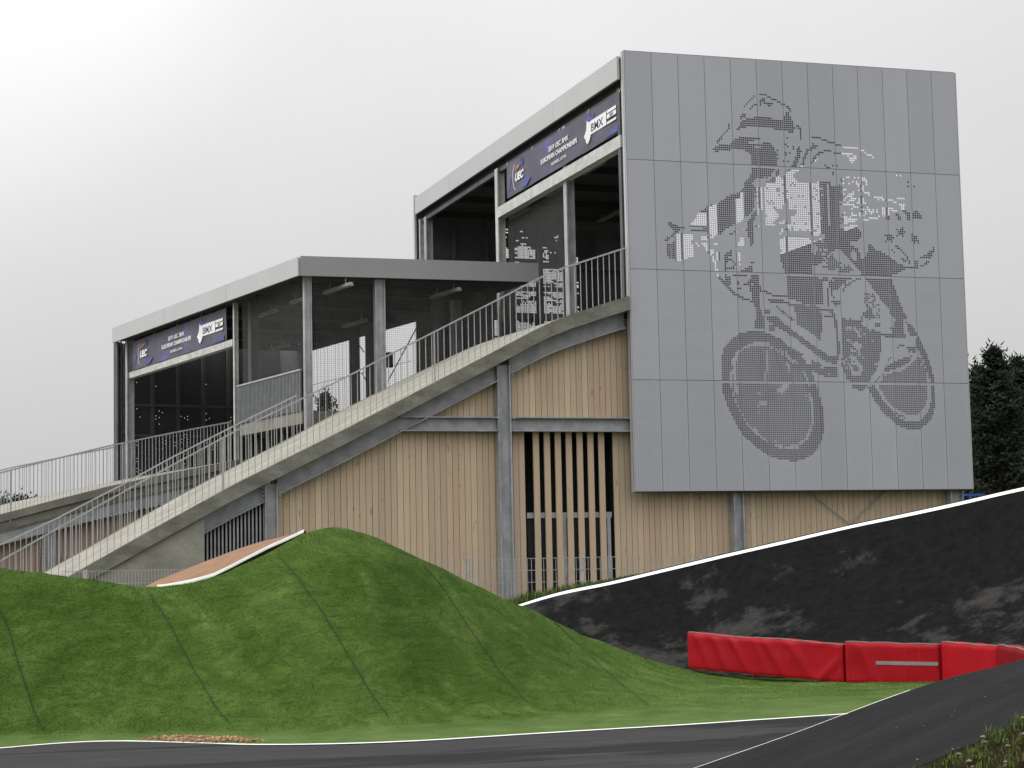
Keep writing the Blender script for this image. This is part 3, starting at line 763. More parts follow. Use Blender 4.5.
# timber boards (real boards with gaps)
wall = MB(); x = onY(277, 520, YW).x; XE = onY(946, 500, YW).x
gx0, gx1 = onY(528, 500, YW).x, onY(610.5, 500, YW).x
BW = .183
while x < XE:
    top = min(deck_z(min(x, 21.4))-.55, 8.0) if x < 21.3 else 7.5
    z0 = ZB-.1
    if gx0-.08 < x < gx1-.03: z0 = 4.15
    wall.box(x, x+BW-.013, YW+random.uniform(0, .004), YW+.03, z0, top); x += BW
wall.build('timber_wall', M['timber'], tall)
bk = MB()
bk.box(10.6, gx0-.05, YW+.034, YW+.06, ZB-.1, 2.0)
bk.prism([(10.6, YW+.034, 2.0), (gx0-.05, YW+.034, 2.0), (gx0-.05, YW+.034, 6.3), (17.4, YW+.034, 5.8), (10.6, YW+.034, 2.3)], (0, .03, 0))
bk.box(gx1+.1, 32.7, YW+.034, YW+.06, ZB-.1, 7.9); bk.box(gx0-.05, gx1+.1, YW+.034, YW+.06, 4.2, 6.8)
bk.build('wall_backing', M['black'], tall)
# slatted entrance
for k in range(7):
    s = MB(); xs = gx0+.19+(gx1-gx0-.19)/7.0*k-.005
    s.box(xs, xs+.18, YW-.03, YW+.03, ZB-.1, 4.13); s.build('timber_slat', M['timber'], tall)
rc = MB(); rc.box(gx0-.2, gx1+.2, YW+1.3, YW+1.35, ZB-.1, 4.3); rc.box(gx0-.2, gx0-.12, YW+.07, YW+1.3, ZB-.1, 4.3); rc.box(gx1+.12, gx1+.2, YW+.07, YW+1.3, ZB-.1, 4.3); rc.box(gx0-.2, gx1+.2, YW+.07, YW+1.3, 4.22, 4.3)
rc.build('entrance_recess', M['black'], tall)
df = MB(); xm = onY(566, 550, YW).x
df.box(gx0-.02, gx1+.05, YW+.06, YW+.14, 1.60, 1.76)
for xx in (xm, gx1-.04): df.box(xx-.06, xx+.05, YW+.06, YW+.14, ZB-.1, 1.60)
dfo = df.build('door_frame', M['galv'], tall)
dp = MB(); dp.box(gx0, xm-.07, YW+.10, YW+.13, ZB-.1, 1.59); dp.box(xm+.06, gx1-.11, YW+.10, YW+.13, ZB-.1, 1.59); dp.build('door_panel', M['black'], dfo)
# steel frame: H columns
def hcol(px, py, w, z0, z1, y0=54.26, y1=54.56, par=tall, mat='galv', name='steel_column'):
    xc = onY(px, py, .5*(y0+y1)).x; c = MB()
    c.box(xc-w/2, xc-w/2+.045, y0, y1, z0, z1); c.box(xc+w/2-.045, xc+w/2, y0, y1, z0, z1); c.box(xc-w/2+.045, xc+w/2-.045, .5*(y0+y1)-.03, .5*(y0+y1)+.01, z0, z1)
    return c.build(name, M[mat], par)
c1 = hcol(504.5, 480, .40, ZB-.1, 6.03); c2 = hcol(270.5, 505, .37, ZB-.1, 2.62); c3 = hcol(737.5, 515, .34, ZB-.1, 7.5); c4 = hcol(955, 498, .45, ZB-.1, 7.5)
for c, zz, xx in ((c1, 4.31, onY(504.5, 425, 54.41).x), (c1, 5.9, onY(503, 367, 54.41).x), (c2, 2.35, onY(270.5, 490, 54.41).x)):
    for i in (-1, 1):
        for j in range(4):
            bt = MB(); p = Vector((xx+i*.235, 54.24, zz-.17+.11*j)); bt.box(p.x-.022, p.x+.022, p.y-.02, p.y+.02, p.z-.022, p.z+.022)
            bt.build('bolt', M['girder'], c)
def ibeam(pts, h, y0, y1, name, par, mat='girder', dz=0):
    b = MB(); ym = .5*(y0+y1)
    P0 = [Vector((p.x, ym, p.z+dz)) for p in pts]
    b.band(P0, -h+.035, -.035, (0, .03, 0))
    P1 = [Vector((p.x, y0, p.z+dz)) for p in pts]
    b.band(P1, -.035, 0, (0, y1-y0, 0)); b.band(P1, -h, -h+.035, (0, y1-y0, 0)); return b.build(name, M[mat], par)
# raking girder under the ramp edge, in three lengths between the columns
xs_ = [onY(204, 530, 54.3).x, c2.data.vertices[0].co.x-.01, c2.data.vertices[0].co.x+.38, c1.data.vertices[0].co.x-.01, c1.data.vertices[0].co.x+.41, 21.5]
for a, b in ((0, 1), (2, 3), (4, 5)): ibeam(poly(xs_[a], xs_[b], 54.3), .50, 54.24, 54.55, 'steel_girder', tall, 'girder', -.425)
bx0 = onY(399, 430, 54.4).x
for a, b in ((bx0, c1.data.vertices[0].co.x-.01), (c1.data.vertices[0].co.x+.41, 21.9)):
    ibeam([Vector((a, 54.4, 4.52)), Vector((b, 54.4, 4.52))], .42, 54.25, 54.57, 'steel_beam', tall)
pl = MB(); pl.prism([(bx0-1.0, 54.39, 4.10), (bx0+.02, 54.39, 4.10), (bx0+.02, 54.39, 4.52)], (0, .02, 0)); pl.build('gusset_plate', M['girder'], tall)
# concrete ramp: edge beam, deck, abutment, far edge
YD = 61.7
rise = [(3, .14), (7, .15), (11, .24), (14.5, .31), (17, .26), (20, .16), (21.5, .14)]
def far_edge(x0, x1, y): return [p+Vector((0, 0, interp(rise, p.x))) for p in poly(x0, x1, y)]
eb = MB(); eb.band(poly(3.4, 21.5, 53.9), -.42, 0, (0, .35, 0)); eb.build('ramp_edge', M['conc'], tall)
dk = MB(); pa, pz_ = poly(3.4, 21.5, 54.25), far_edge(3.4, 21.5, YD-.3)
dk.grid([[a+(b-a)*(j/12)+Vector((0, 0, -.012)) for a, b in zip(pa, pz_)] for j in range(13)]); dk.grid([[a+(b-a)*j+Vector((0, 0, -.30)) for a, b in zip(pa, pz_)] for j in (1, 0)]); dk.build('ramp_deck', M['deck'], tall)
fe = MB(); fe.band(far_edge(3.4, 21.5, YD-.3), -.5, .0, (0, .3, 0)); fe.build('ramp_edge', M['conc_light'], tall)
ab = MB(); xa = onY(204, 540, 54.1).x
pts = [p for p in poly(4.45, xa, 54.1)]
ab.prism([(p.x, 54.02, p.z-.421) for p in pts]+[(xa, 54.02, ZB-.2), (4.45, 54.02, ZB-.2)], (0, .5, 0)); ab.build('abutment_wall', M['conc_wall'], tall)
# bar infill between abutment and first column
bi = MB(); xx = xa+.02; xb = c2.data.vertices[0].co.x
while xx < xb: bi.box(xx, xx+.045, 54.42, 54.47, ZB-.1, deck_z(xx)-.9); xx += .105
bi.build('bar_infill', M['girder'], tall)
bb = MB(); bb.prism([(xa, 55.0, ZB-.1), (xb+.3, 55.0, ZB-.1), (xb+.3, 55.0, deck_z(xb)-.5), (xa, 55.0, deck_z(xa)-.5)], (0, .05, 0)); bb.build('infill_backing', M['black'], tall)
# bracing cables on the wall under the screen
br = MB()
for a, b in (((790, 478), (850, 524)), ((908, 470), (850, 524))):
    br.tube(onY(*a, YW-.06), onY(*b, YW-.06), .018, 5)
br.build('brace_rod', M['girder'], tall)

# top storey
TX0, TX1, TY0, TY1 = 21.5, 32.8, 54.25, 77.1
rf = MB(); rf.box(TX0+.12, TX1-.05, TY0, TY1, 14.78, 15.30); rfo = rf.build('roof', M['dark_wall'], tall)
ylist = [54.22, 60.0, 66.4, 72.0, 77.0]
fs = MB()
for a, b in zip(ylist, ylist[1:]): fs.box(21.42, 21.5, a+.006, b-.006, 14.67, 15.37)
fs.box(21.5, 21.75, 54.22, 77.0, 15.31, 15.37); fs.build('fascia', M['fascia'], rfo)
ed = MB(); ed.box(21.62, 21.74, 54.3, 76.9, 14.30, 14.46); ed.box(21.78, 21.84, 54.3, 76.9, 14.46, 14.77); ed.build('roof_edge_beam', M['dark_wall'], tall)
ce = MB(); ce.box(21.9, 32.6, 54.3, 77.0, 14.70, 14.76)
for yy in [57+3.2*i for i in range(7)]: ce.box(21.9, 32.6, yy, yy+.14, 14.45, 14.70)
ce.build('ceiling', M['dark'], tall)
fl_ = MB(); fl_.box(21.52, 32.6, 54.65, 77.0, 7.75, 8.06); fl_.build('floor_slab', M['conc'], tall)
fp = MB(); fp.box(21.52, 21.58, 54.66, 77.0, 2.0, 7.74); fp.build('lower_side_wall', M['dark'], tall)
rw = MB(); X = 32.68
rw.box(X, X+.1, 54.3, 77.0, 2.3, 11.7); rw.box(X, X+.1, 54.3, 77.0, 14.72, 15.3); rw.box(X, X+.1, 54.3, 57.2, 11.7, 14.72); rw.box(X, X+.1, 76.7, 77.0, 11.7, 14.72)
for a, b in ((61.75, 63.05), (68.7, 69.45), (70.65, 71.95)): rw.box(X-.1, X+.12, a, b, 11.7, 14.72)
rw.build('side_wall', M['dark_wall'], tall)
tb = MB(); tb.box(26.5, 32.6, 73.0, 73.15, onY(705, 234, 73).z, onY(705, 226, 73).z); tb.build('tie_beam', M['dark_wall'], tall)
for yy, w, mt in ((66.52, .30, 'galv_light'), (59.55, .28, 'galv'), (54.45, .2, 'dark_wall'), (76.2, .30, 'galv'), (76.75, .12, 'galv_light')):
    p = MB(); xo = TX0+(.02 if mt != 'galv' else .10)
    p.box(xo, xo+.05, yy-w/2, yy+w/2, 8.06, 14.44); p.box(xo+.05, xo+.24, yy-.03, yy+.03, 8.06, 14.44); p.box(xo+.24, xo+.28, yy-w/2, yy+w/2, 8.06, 14.44)
    p.build('facade_post', M[mt], tall)
bm_ = MB(); bm_.box(21.5, 21.56, 54.3, 66.36, 12.63, 13.0); bm_.box(21.56, 21.8, 54.3, 66.36, 12.63, 12.68); bm_.build('banner_beam', M['galv_light'], tall)

# perforated sheet helper: hole(c, r) -> hole size 0..1 of the cell
def perf(mb, P0, ex, ez, nc, nr, hole):
    def Pt(a, b): return P0+ex*a+ez*b
    for r in range(nr):
        run = None
        for c in range(nc+1):
            h = hole(c, r) if c < nc else None
            if h == 0:
                if run is None: run = c
                continue
            if run is not None:
                mb.add([Pt(run, r), Pt(c, r), Pt(c, r+1), Pt(run, r+1)], [(0, 1, 2, 3)]); run = None
            if h is None: break
            k = (1-h)/2
            o = [Pt(c, r), Pt(c+1, r), Pt(c+1, r+1), Pt(c, r+1)]; i = [Pt(c+k, r+k), Pt(c+1-k, r+k), Pt(c+1-k, r+1-k), Pt(c+k, r+1-k)]
            mb.add(o+i, [(0, 1, 5, 4), (1, 2, 6, 5), (2, 3, 7, 6), (3, 0, 4, 7)])
# rear screen seen through the open storey
RP = .065
def rear_hole(c, r):
    X = 21.5+c*RP; z = 2.3+r*RP
    if not (23.1 < X < 28.5) or z < 7.5 or z > 14.2 or (X < 24.9 and z > 10.6): return 0
    for xp in (24.5, 25.55, 26.75, 27.9):
        if abs(X-xp) < .15: return 0
    if abs(z-10.55) < .16 or abs(z-11.7) < .09: return 0
    dens = mnoise.noise(Vector((X*1.1, z*2.0, 7)))*.55+mnoise.noise(Vector((X*2.2, z*13, 3)))*.55+random.uniform(-.1, .1)
    dens += (.40 if z < 11.3 else .34) - (.18 if z > 12.6 else 0) - (.25 if z > 13.5 else 0) - (.25 if X > 27.2 else 0) - (.2 if X < 24.6 and z > 11 else 0)
    return .78 if dens > .15 else 0
rs = MB(); perf(rs, Vector((21.5, 77.2, 2.3)), Vector((RP, 0, 0)), Vector((0, 0, RP)), 173, 203, rear_hole); rso = rs.build('rear_screen', M['dark_wall'], tall, False, False)
rs2 = MB(); rs2.box(21.42, 21.5, 77.1, 77.3, 2.3, 15.5); rs2.build('screen_return', M['fascia'], rso)
mu = MB()
for xx in (23.0, 24.4, 25.5, 26.7, 27.9, 29.3, 30.7): mu.box(xx, xx+.12, 76.95, 77.08, 8.1, 14.7)
for zz in (10.5, 12.6): mu.box(21.6, 32.6, 76.96, 77.07, zz, zz+.1)
mu.build('rear_wall_frame', M['dark_wall'], tall)
sg = MB(); p = onY(502.5, 320, 65.8); sg.box(TX0+.02, TX0+.05, 0, 0, 0, 0)
st = MB(); q = onX(502.7, 316, 21.47); st.box(21.47, 21.49, q.y-.09, q.y+.09, q.z-.25, q.z+.25); 
ip = MB(); ip.box(21.5, 21.7, q.y-.17, q.y+.17, 8.06, q.z+1.0); ipo = ip.build('gate_post', M['dark_wall'], tall); st.build('warning_sticker', M['yellow'], ipo)

# ------------------------------------------------------------------ facade screen with the rider cut out of 52 perforated sheets
ART = rider_holes()
SX0, SX1, SZ0, SZ1, YSc = 21.575, 32.81, 2.32, 15.5, 54.0
NCc, NRr = 169, 200; PX = (SX1-SX0)/NCc; PZ = (SZ1-SZ0)/NRr
def art(c, r): return ART[r][c]
HS = {0: 0, 1: .70, 2: .20, 3: .64}
scr = thing('facade_screen', 'tall grey perforated metal screen with a leaping cyclist picked out in holes', 'facade screen', (27, 54, SZ0))
for pr_ in range(4):
    for pc in range(13):
        mb = MB(); gap = .007
        P0 = Vector((SX0+pc*13*PX+gap, YSc, SZ1-(pr_+1)*50*PZ+gap)); ex = Vector((PX-2*gap/13, 0, 0)); ez = Vector((0, 0, PZ-2*gap/50))
        perf(mb, P0, ex, ez, 13, 50, lambda c, r: HS[art(pc*13+c, pr_*50+49-r)])
        W, H = ex.x*13, ez.z*50; a = P0; b = P0+Vector((W, 0, 0)); c_ = b+Vector((0, 0, H)); d_ = a+Vector((0, 0, H)); bk_ = Vector((0, .045, 0))
        for s, e in ((a, b), (b, c_), (c_, d_), (d_, a)): mb.add([s, e, e+bk_, s+bk_], [(0, 1, 2, 3)])
        mb.build('screen_panel', M['screen'], scr, False, False)
fr = MB()
for k in range(14): xx = SX0+k*13*PX; fr.box(xx-.03, xx+.03, YSc+.05, YSc+.075, SZ0, SZ1)
for k in range(5): zz = SZ0+k*50*PZ; fr.box(SX0, SX1, YSc+.076, YSc+.10, zz-.03, zz+.03)
fr.build('screen_frame', M['joint'], scr)
ret = MB(); ret.box(SX0-.03, SX0-.002, YSc+.002, YSc+.24, SZ0, SZ1); ret.box(SX1+.002, SX1+.03, YSc+.002, YSc+.24, SZ0, SZ1)
ret.box(SX0, SX1, YSc+.11, YSc+.24, SZ1-.02, SZ1+.015); ret.build('edge_return', M['fascia'], scr)
dl = MB(); dl.box(SX0+.05, SX1-.15, 54.235, 54.245, 2.36, 8.02); dl.build('backing_sheet', M['dark_wall'], scr)

# ------------------------------------------------------------------ low start building
U = Vector((-.177, .984, 0)); V = Vector((.984, .177, 0)); C0 = Vector((13.55, 62.4, 0))
def lw(s, t, z): return C0+U*s+V*t+Vector((0, 0, z))     # s along its open front, t into the building
low = thing('start_building', 'low flat roofed start building with sky showing through its open rear wall', 'building', lw(8, 4, ZB))
ru = MB(); ru.prism([(13.42, 62.2, 9.76), (21.5, 62.2, 9.76), (18.9, 81.0, 9.76), (9.93, 81.1, 9.76)], (0, 0, .52)); lro = ru.build('roof', M['dark'], low)
fa = MB(); a = Vector((13.40, 62.1, 9.70)); b = Vector((9.78, 81.2, 9.70)); d = (b-a)
for k in range(3): fa.obox(a+d*(k/3)+d*.0006, d/3*.997, V*-.07, (0, 0, .60))
fa.build('fascia', M['fascia'], lro)
fb = MB(); fb.box(13.41, 21.5, 62.03, 62.10, 9.69, 10.33); fb.build('fascia', M['fascia_shaded'], lro)  # near side of the same metal, shade painted in by the darker copy
ce2 = MB()
for k in range(6): ce2.obox(lw(1.5+3.2*k, .2, 9.45), U*.10, V*6.8, (0, 0, .3))
ce2.build('ceiling_joist', M['dark'], low)
def lpost(s, t, w, d_, z0, z1, mat, name='steel_post'):
    p = MB(); o = lw(s-w/2, t, 0); p.obox(lw(s-w/2, t, z0), U*w, V*.04, (0, 0, z1-z0)); p.obox(lw(s-w/2, t+d_-.04, z0), U*w, V*.04, (0, 0, z1-z0)); p.obox(lw(s-.03, t+.04, z0), U*.06, V*(d_-.08), (0, 0, z1-z0))
    return p.build(name, M[mat], low)
lpost(.08, .06, .14, .26, ZB, 9.75, 'galv')
pb = MB(); q = onY(380.5, 340, 62.4).x; pb.box(q-.17, q-.12, 62.35, 62.62, 3.5, 9.69); pb.box(q+.12, q+.17, 62.35, 62.62, 3.5, 9.69); pb.box(q-.12, q+.12, 62.42, 62.46, 3.5, 9.69); pb.build('steel_post', M['galv'], low)
pw = MB(); o = lw(.18, .1, 0); pw.box(o.x-.0, o.x+.26, 62.52, 62.55, 3.5, 9.69); pw.build('post_flange', M['galv'], low)
lpost(6.42, .02, .12, .16, 3.3, 9.70, 'galv_light'); lpost(6.0, .45, .30, .3, 3.3, 9.70, 'dark_wall')
lpost(18.5, -.08, .25, .3, 3.6, 9.75, 'galv'); lpost(19.22, -.30, .5, .2, 3.6, 9.75, 'dark_wall')
bl = MB(); bl.obox(lw(6.5, 0, 8.18), U*12.1, V*.05, (0, 0, .24)); bl.obox(lw(6.5, .05, 8.18), U*12.1, V*.2, (0, 0, .04)); bl.build('banner_beam', M['galv_light'], low)
# floors and gallery
gl = MB(); gl.obox(lw(.4, .1, 4.98), U*5.7, V*5.2, (0, 0, .42)); gl.build('gallery_slab', M['conc_light'], low)
f2 = MB(); f2.obox(lw(6.2, .0, 3.75), U*13.6, V*6.8, (0, 0, .40)); f2.build('floor_slab', M['conc'], low)
bal = MB(); bal.obox(lw(.4, .06, 5.40), U*5.7, V*.03, (0, 0, 1.30))
for k in range(46): bal.obox(lw(.42+.124*k, .035, 5.42), U*.05, V*.025, (0, 0, 1.26))
balo = bal.build('balustrade', M['galv_dark'], low)
hr = MB(); hr.obox(lw(.38, .02, 6.70), U*5.75, V*.09, (0, 0, .05)); hr.build('handrail', M['rail'], balo)
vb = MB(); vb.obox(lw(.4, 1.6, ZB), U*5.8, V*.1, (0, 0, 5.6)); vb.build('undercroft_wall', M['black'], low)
for s in (1.6, 3.0, 4.3, 5.4):
    p = MB(); p.obox(lw(s, .5, ZB), U*.22, V*.2, (0, 0, 5.6)); p.build('undercroft_post', M['dark_wall'], low)
gb = MB(); gb.obox(lw(.4, .35, 3.75), U*5.9, V*.15, (0, 0, .42)); gb.build('undercroft_beam', M['conc'], low)
# rear wall (t = 7) with openings to the sky, far wall (s = 19.5) with dot patterns
wr = MB(); T = 7.0
wr.obox(lw(0, T, 9.32), U*19.6, V*.1, (0, 0, .4)); wr.obox(lw(.2, T, 4.1), U*5.95, V*.1, (0, 0, 5.2)); wr.obox(lw(.2, T, 4.1), U*19.3, V*.1, (0, 0, 2.3))
wr.obox(lw(17.2, T, 6.4), U*2.3, V*.1, (0, 0, 2.92))
for a_, b_ in ((9.85, 10.70), (11.40, 12.25)): wr.obox(lw(a_, T, 6.4), U*(b_-a_), V*.08, (0, 0, 2.92))
wro = wr.build('rear_wall', M['dark_wall'], low)
wi = MB()
for a_, b_ in (((362, 373), (386, 417)),  ((388, 381), (417, 327))):
    n_w = V; o_w = lw(0, T+.05, 0); wi.tube(onP(*a_, o_w, n_w), onP(*b_, o_w, n_w), .022, 5)
o_w = lw(0, T+.05, 0)
wi.tube(onP(357, 342, o_w, V), onP(364, 352, o_w, V), .022, 5); wi.tube(lw(6.8, T+.06, 7.9), lw(18.4, T+.06, 7.9), .010, 4)
for s in [12.3+.37*k for k in range(11)]: wi.tube(lw(s, T+.06, 6.4), lw(s, T+.06, 9.32), .006, 4)
wi.build('brace_rod', M['dark_wall'], wro)
DP = .068
def dot_hole(c, r):
    x = c*DP; z = 3.7+r*DP
    if c % 2 or (r+c//2) % 2: return 0
    for zz, amp in ((8.0, .16), (6.75, .36), (5.6, .46), (4.6, .5)):
        for k in range(6):
            xc = .55+1.06*k+.08*math.sin(k*3.1+zz); rad = amp*(.5+.5*abs(math.sin(k*2.3+zz*1.7)))
            if ((x-xc)/.8)**2+(z-zz)**2 < rad*rad and mnoise.noise(Vector((x*5, z*5, 0))) > -.05: return .42
    return 0
fwm = MB(); P0 = lw(19.6, 0, 3.7); perf(fwm, P0, V*DP, Vector((0, 0, DP)), 104, 89, dot_hole); fwo = fwm.build('far_wall', M['dark'], low, False, False)
ff = MB()
for t in (.1, 1.25, 2.35, 3.45, 4.55, 5.7): ff.obox(lw(19.35, t, 3.8), V*.14, U*.1, (0, 0, 5.9))
for zz in (5.9, 7.15): ff.obox(lw(19.3, 0, zz), V*7, U*.1, (0, 0, .1))
ff.build('far_wall_frame', M['dark_wall'], fwo)
def net(name, o, ex, w, z0, z1, par, cell=.07, t=.006):
    k = MB(); n = int(w/cell)
    for i in range(n+1): k.obox(o+ex*(i*cell)+Vector((0, 0, z0)), ex*t, ex.cross(Vector((0, 0, 1)))*.004, (0, 0, z1-z0))
    for j in range(int((z1-z0)/cell)+1): k.obox(o+Vector((0, 0, z0+j*cell))+ex.cross(Vector((0, 0, 1)))*.005, ex*w, ex.cross(Vector((0, 0, 1)))*.004, (0, 0, t))
    return k.build(name, M['net'], par)
net('safety_net', Vector((13.95, 62.58, 0)), Vector((1, 0, 0)), 7.4, 4.6, 9.7, low)
net('safety_net', lw(.5, .22, 0), U, 5.6, 6.75, 9.7, low)
net('safety_net', Vector((21.85, 59.8, 0)), Vector((0, 1, 0)), 6.5, 8.1, 12.6, tall)
bx = MB(); q = onP(389.3, 360, lw(0, T-.2, 0), V); bx.box(q.x-.12, q.x+.12, q.y-.1, q.y+.1, q.z-.28, q.z+.28); bx.build('junction_box', M['black'], low)
# darker inner part on the right of the openings
for t_, s_, mt in ((6.5, 3.8, 'dark_wall'), (5.2, 1.0, 'dark_wall'), (6.6, 2.4, 'galv')):
    lpost(s_, t_, .30, .3, 4.0, 9.6, mt, 'inner_post')

# lower ramp
rampz = [(-.2, 4.15), (0, 4.15), (2.2, 3.72), (4.5, 3.23), (6.3, 2.78), (8.3, 2.26), (12, 1.35), (18, .05)]
E0 = lw(6.4, 0, 0)
def rp(v, w, dz=0): return E0-V*v+U*w+Vector((0, 0, interp(rampz, v)+dz))
vs_ = [18*k/40 for k in range(41)]
def rband(w, d0, d1, th_, v0=0, v1=18):
    return [rp(v0+(v1-v0)*k/40, w) for k in range(41)], d0, d1, U*th_
b1 = MB(); b1.band(*rband(-.05, -.26, 0, .3)); b1.build('ramp_edge', M['conc_light'], low)
b2 = MB(); b2.band(*rband(.03, -.56, -.262, .4)); b2.build('ramp_edge_beam', M['conc'], low)
b3 = MB(); b3.band(*rband(.25, -.30, -.01, 12.6)); b3.build('ramp_deck', M['deck'], low)
b4 = MB(); b4.band(*rband(.12, -.60-.38, -.60, .03)); b4.band(*rband(.06, -.60, -.564, .3)); b4.band(*rband(.06, -1.02, -.984, .3)); b4.build('steel_girder', M['girder'], low)
tw = MB(); v = .0
while v < 18:
    a_ = rp(v, .48); tw.obox(Vector((a_.x, a_.y, ZB-.3)), V*-.16, U*.03, (0, 0, max(.2, a_.z-.75-ZB))); v += .176
tw.build('timber_wall', M['timber_red'], low)
tk = MB(); tk.band([Vector((p.x, p.y, 0)) for p in [rp(0, .54), rp(18, .54)]], ZB-.3, .9, U*.05); tk.build('wall_backing', M['black'], low)
v0 = None
q = onP(51, 540, E0, U); vv = (E0-q).dot(V); rc2 = MB()
for off in (-.19, .15): rc2.obox(rp(vv+off, .08)*1+Vector((0, 0, -1.0-6)), V*-.04, U*.34, (0, 0, 6.3))
rc2.obox(rp(vv+.15, .2)+Vector((0, 0, -7.0)), V*.30, U*.03, (0, 0, 6.3)); rc2.build('steel_column', M['galv'], low)

# ------------------------------------------------------------------ ceiling lamps
def lamp(label, a, b, zc, ax):
    pa, pb_ = onZ(*a, zc), onZ(*b, zc); c = (pa+pb_)/2; L = abs((pb_-pa).dot(ax)); L = max(L, 1.2)
    t = thing('ceiling_lamp', label, 'ceiling lamp', c, 'strip lamps under the dark ceilings')
    side = Vector((-ax.y, ax.x, 0)); k = MB(); k.obox(c-ax*L/2-side*.09, ax*L, side*.18, (0, 0, .05)); k.build('diffuser', M['lampbody'], t)
    h = MB(); h.obox(c-ax*L/2-side*.06+Vector((0, 0, .052)), ax*L, side*.12, (0, 0, .06)); h.build('housing', M['galv'], t)
    
    for s in (-.3, .3): r = MB(); r.tube(c+ax*L*s+Vector((0, 0, .112)), c+ax*L*s+Vector((0, 0, .3)), .012, 5); r.build('hanger', M['galv'], t)
AY = Vector((0, 1, 0))
lamp('unlit strip lamp just under the right half of the upper banner', (582, 175), (605, 163), 14.2, AY)
lamp('unlit strip lamp under the middle of the upper banner beam', (547, 197), (566, 186.5), 14.2, AY)
lamp('faint strip lamp under the left end of the upper banner beam', (510, 219), (528, 209.5), 14.2, AY)
lamp('strip lamp in the upper storey beside the edge of the perforated screen', (598, 223.5), (619, 213), 14.2, AY)
lamp('strip lamp left of the corner post, high under the low roof', (253, 320), (275, 311.5), 9.35, U)
lamp('strip lamp touching the corner post of the low roof', (292, 304.5), (309, 298), 9.35, U)
lamp('bright strip lamp between the two near posts of the low roof', (326, 294.5), (350, 285.5), 9.35, U)
lamp('strip lamp low above the solid balustrade', (268, 352), (288, 346), 9.35, U)
lamp('strip lamp right of the second near post under the low roof', (433, 299), (458, 290.5), 9.35, U)
lamp('dim strip lamp above the open rear wall between the near posts', (346, 328), (364, 321), 9.35, U)

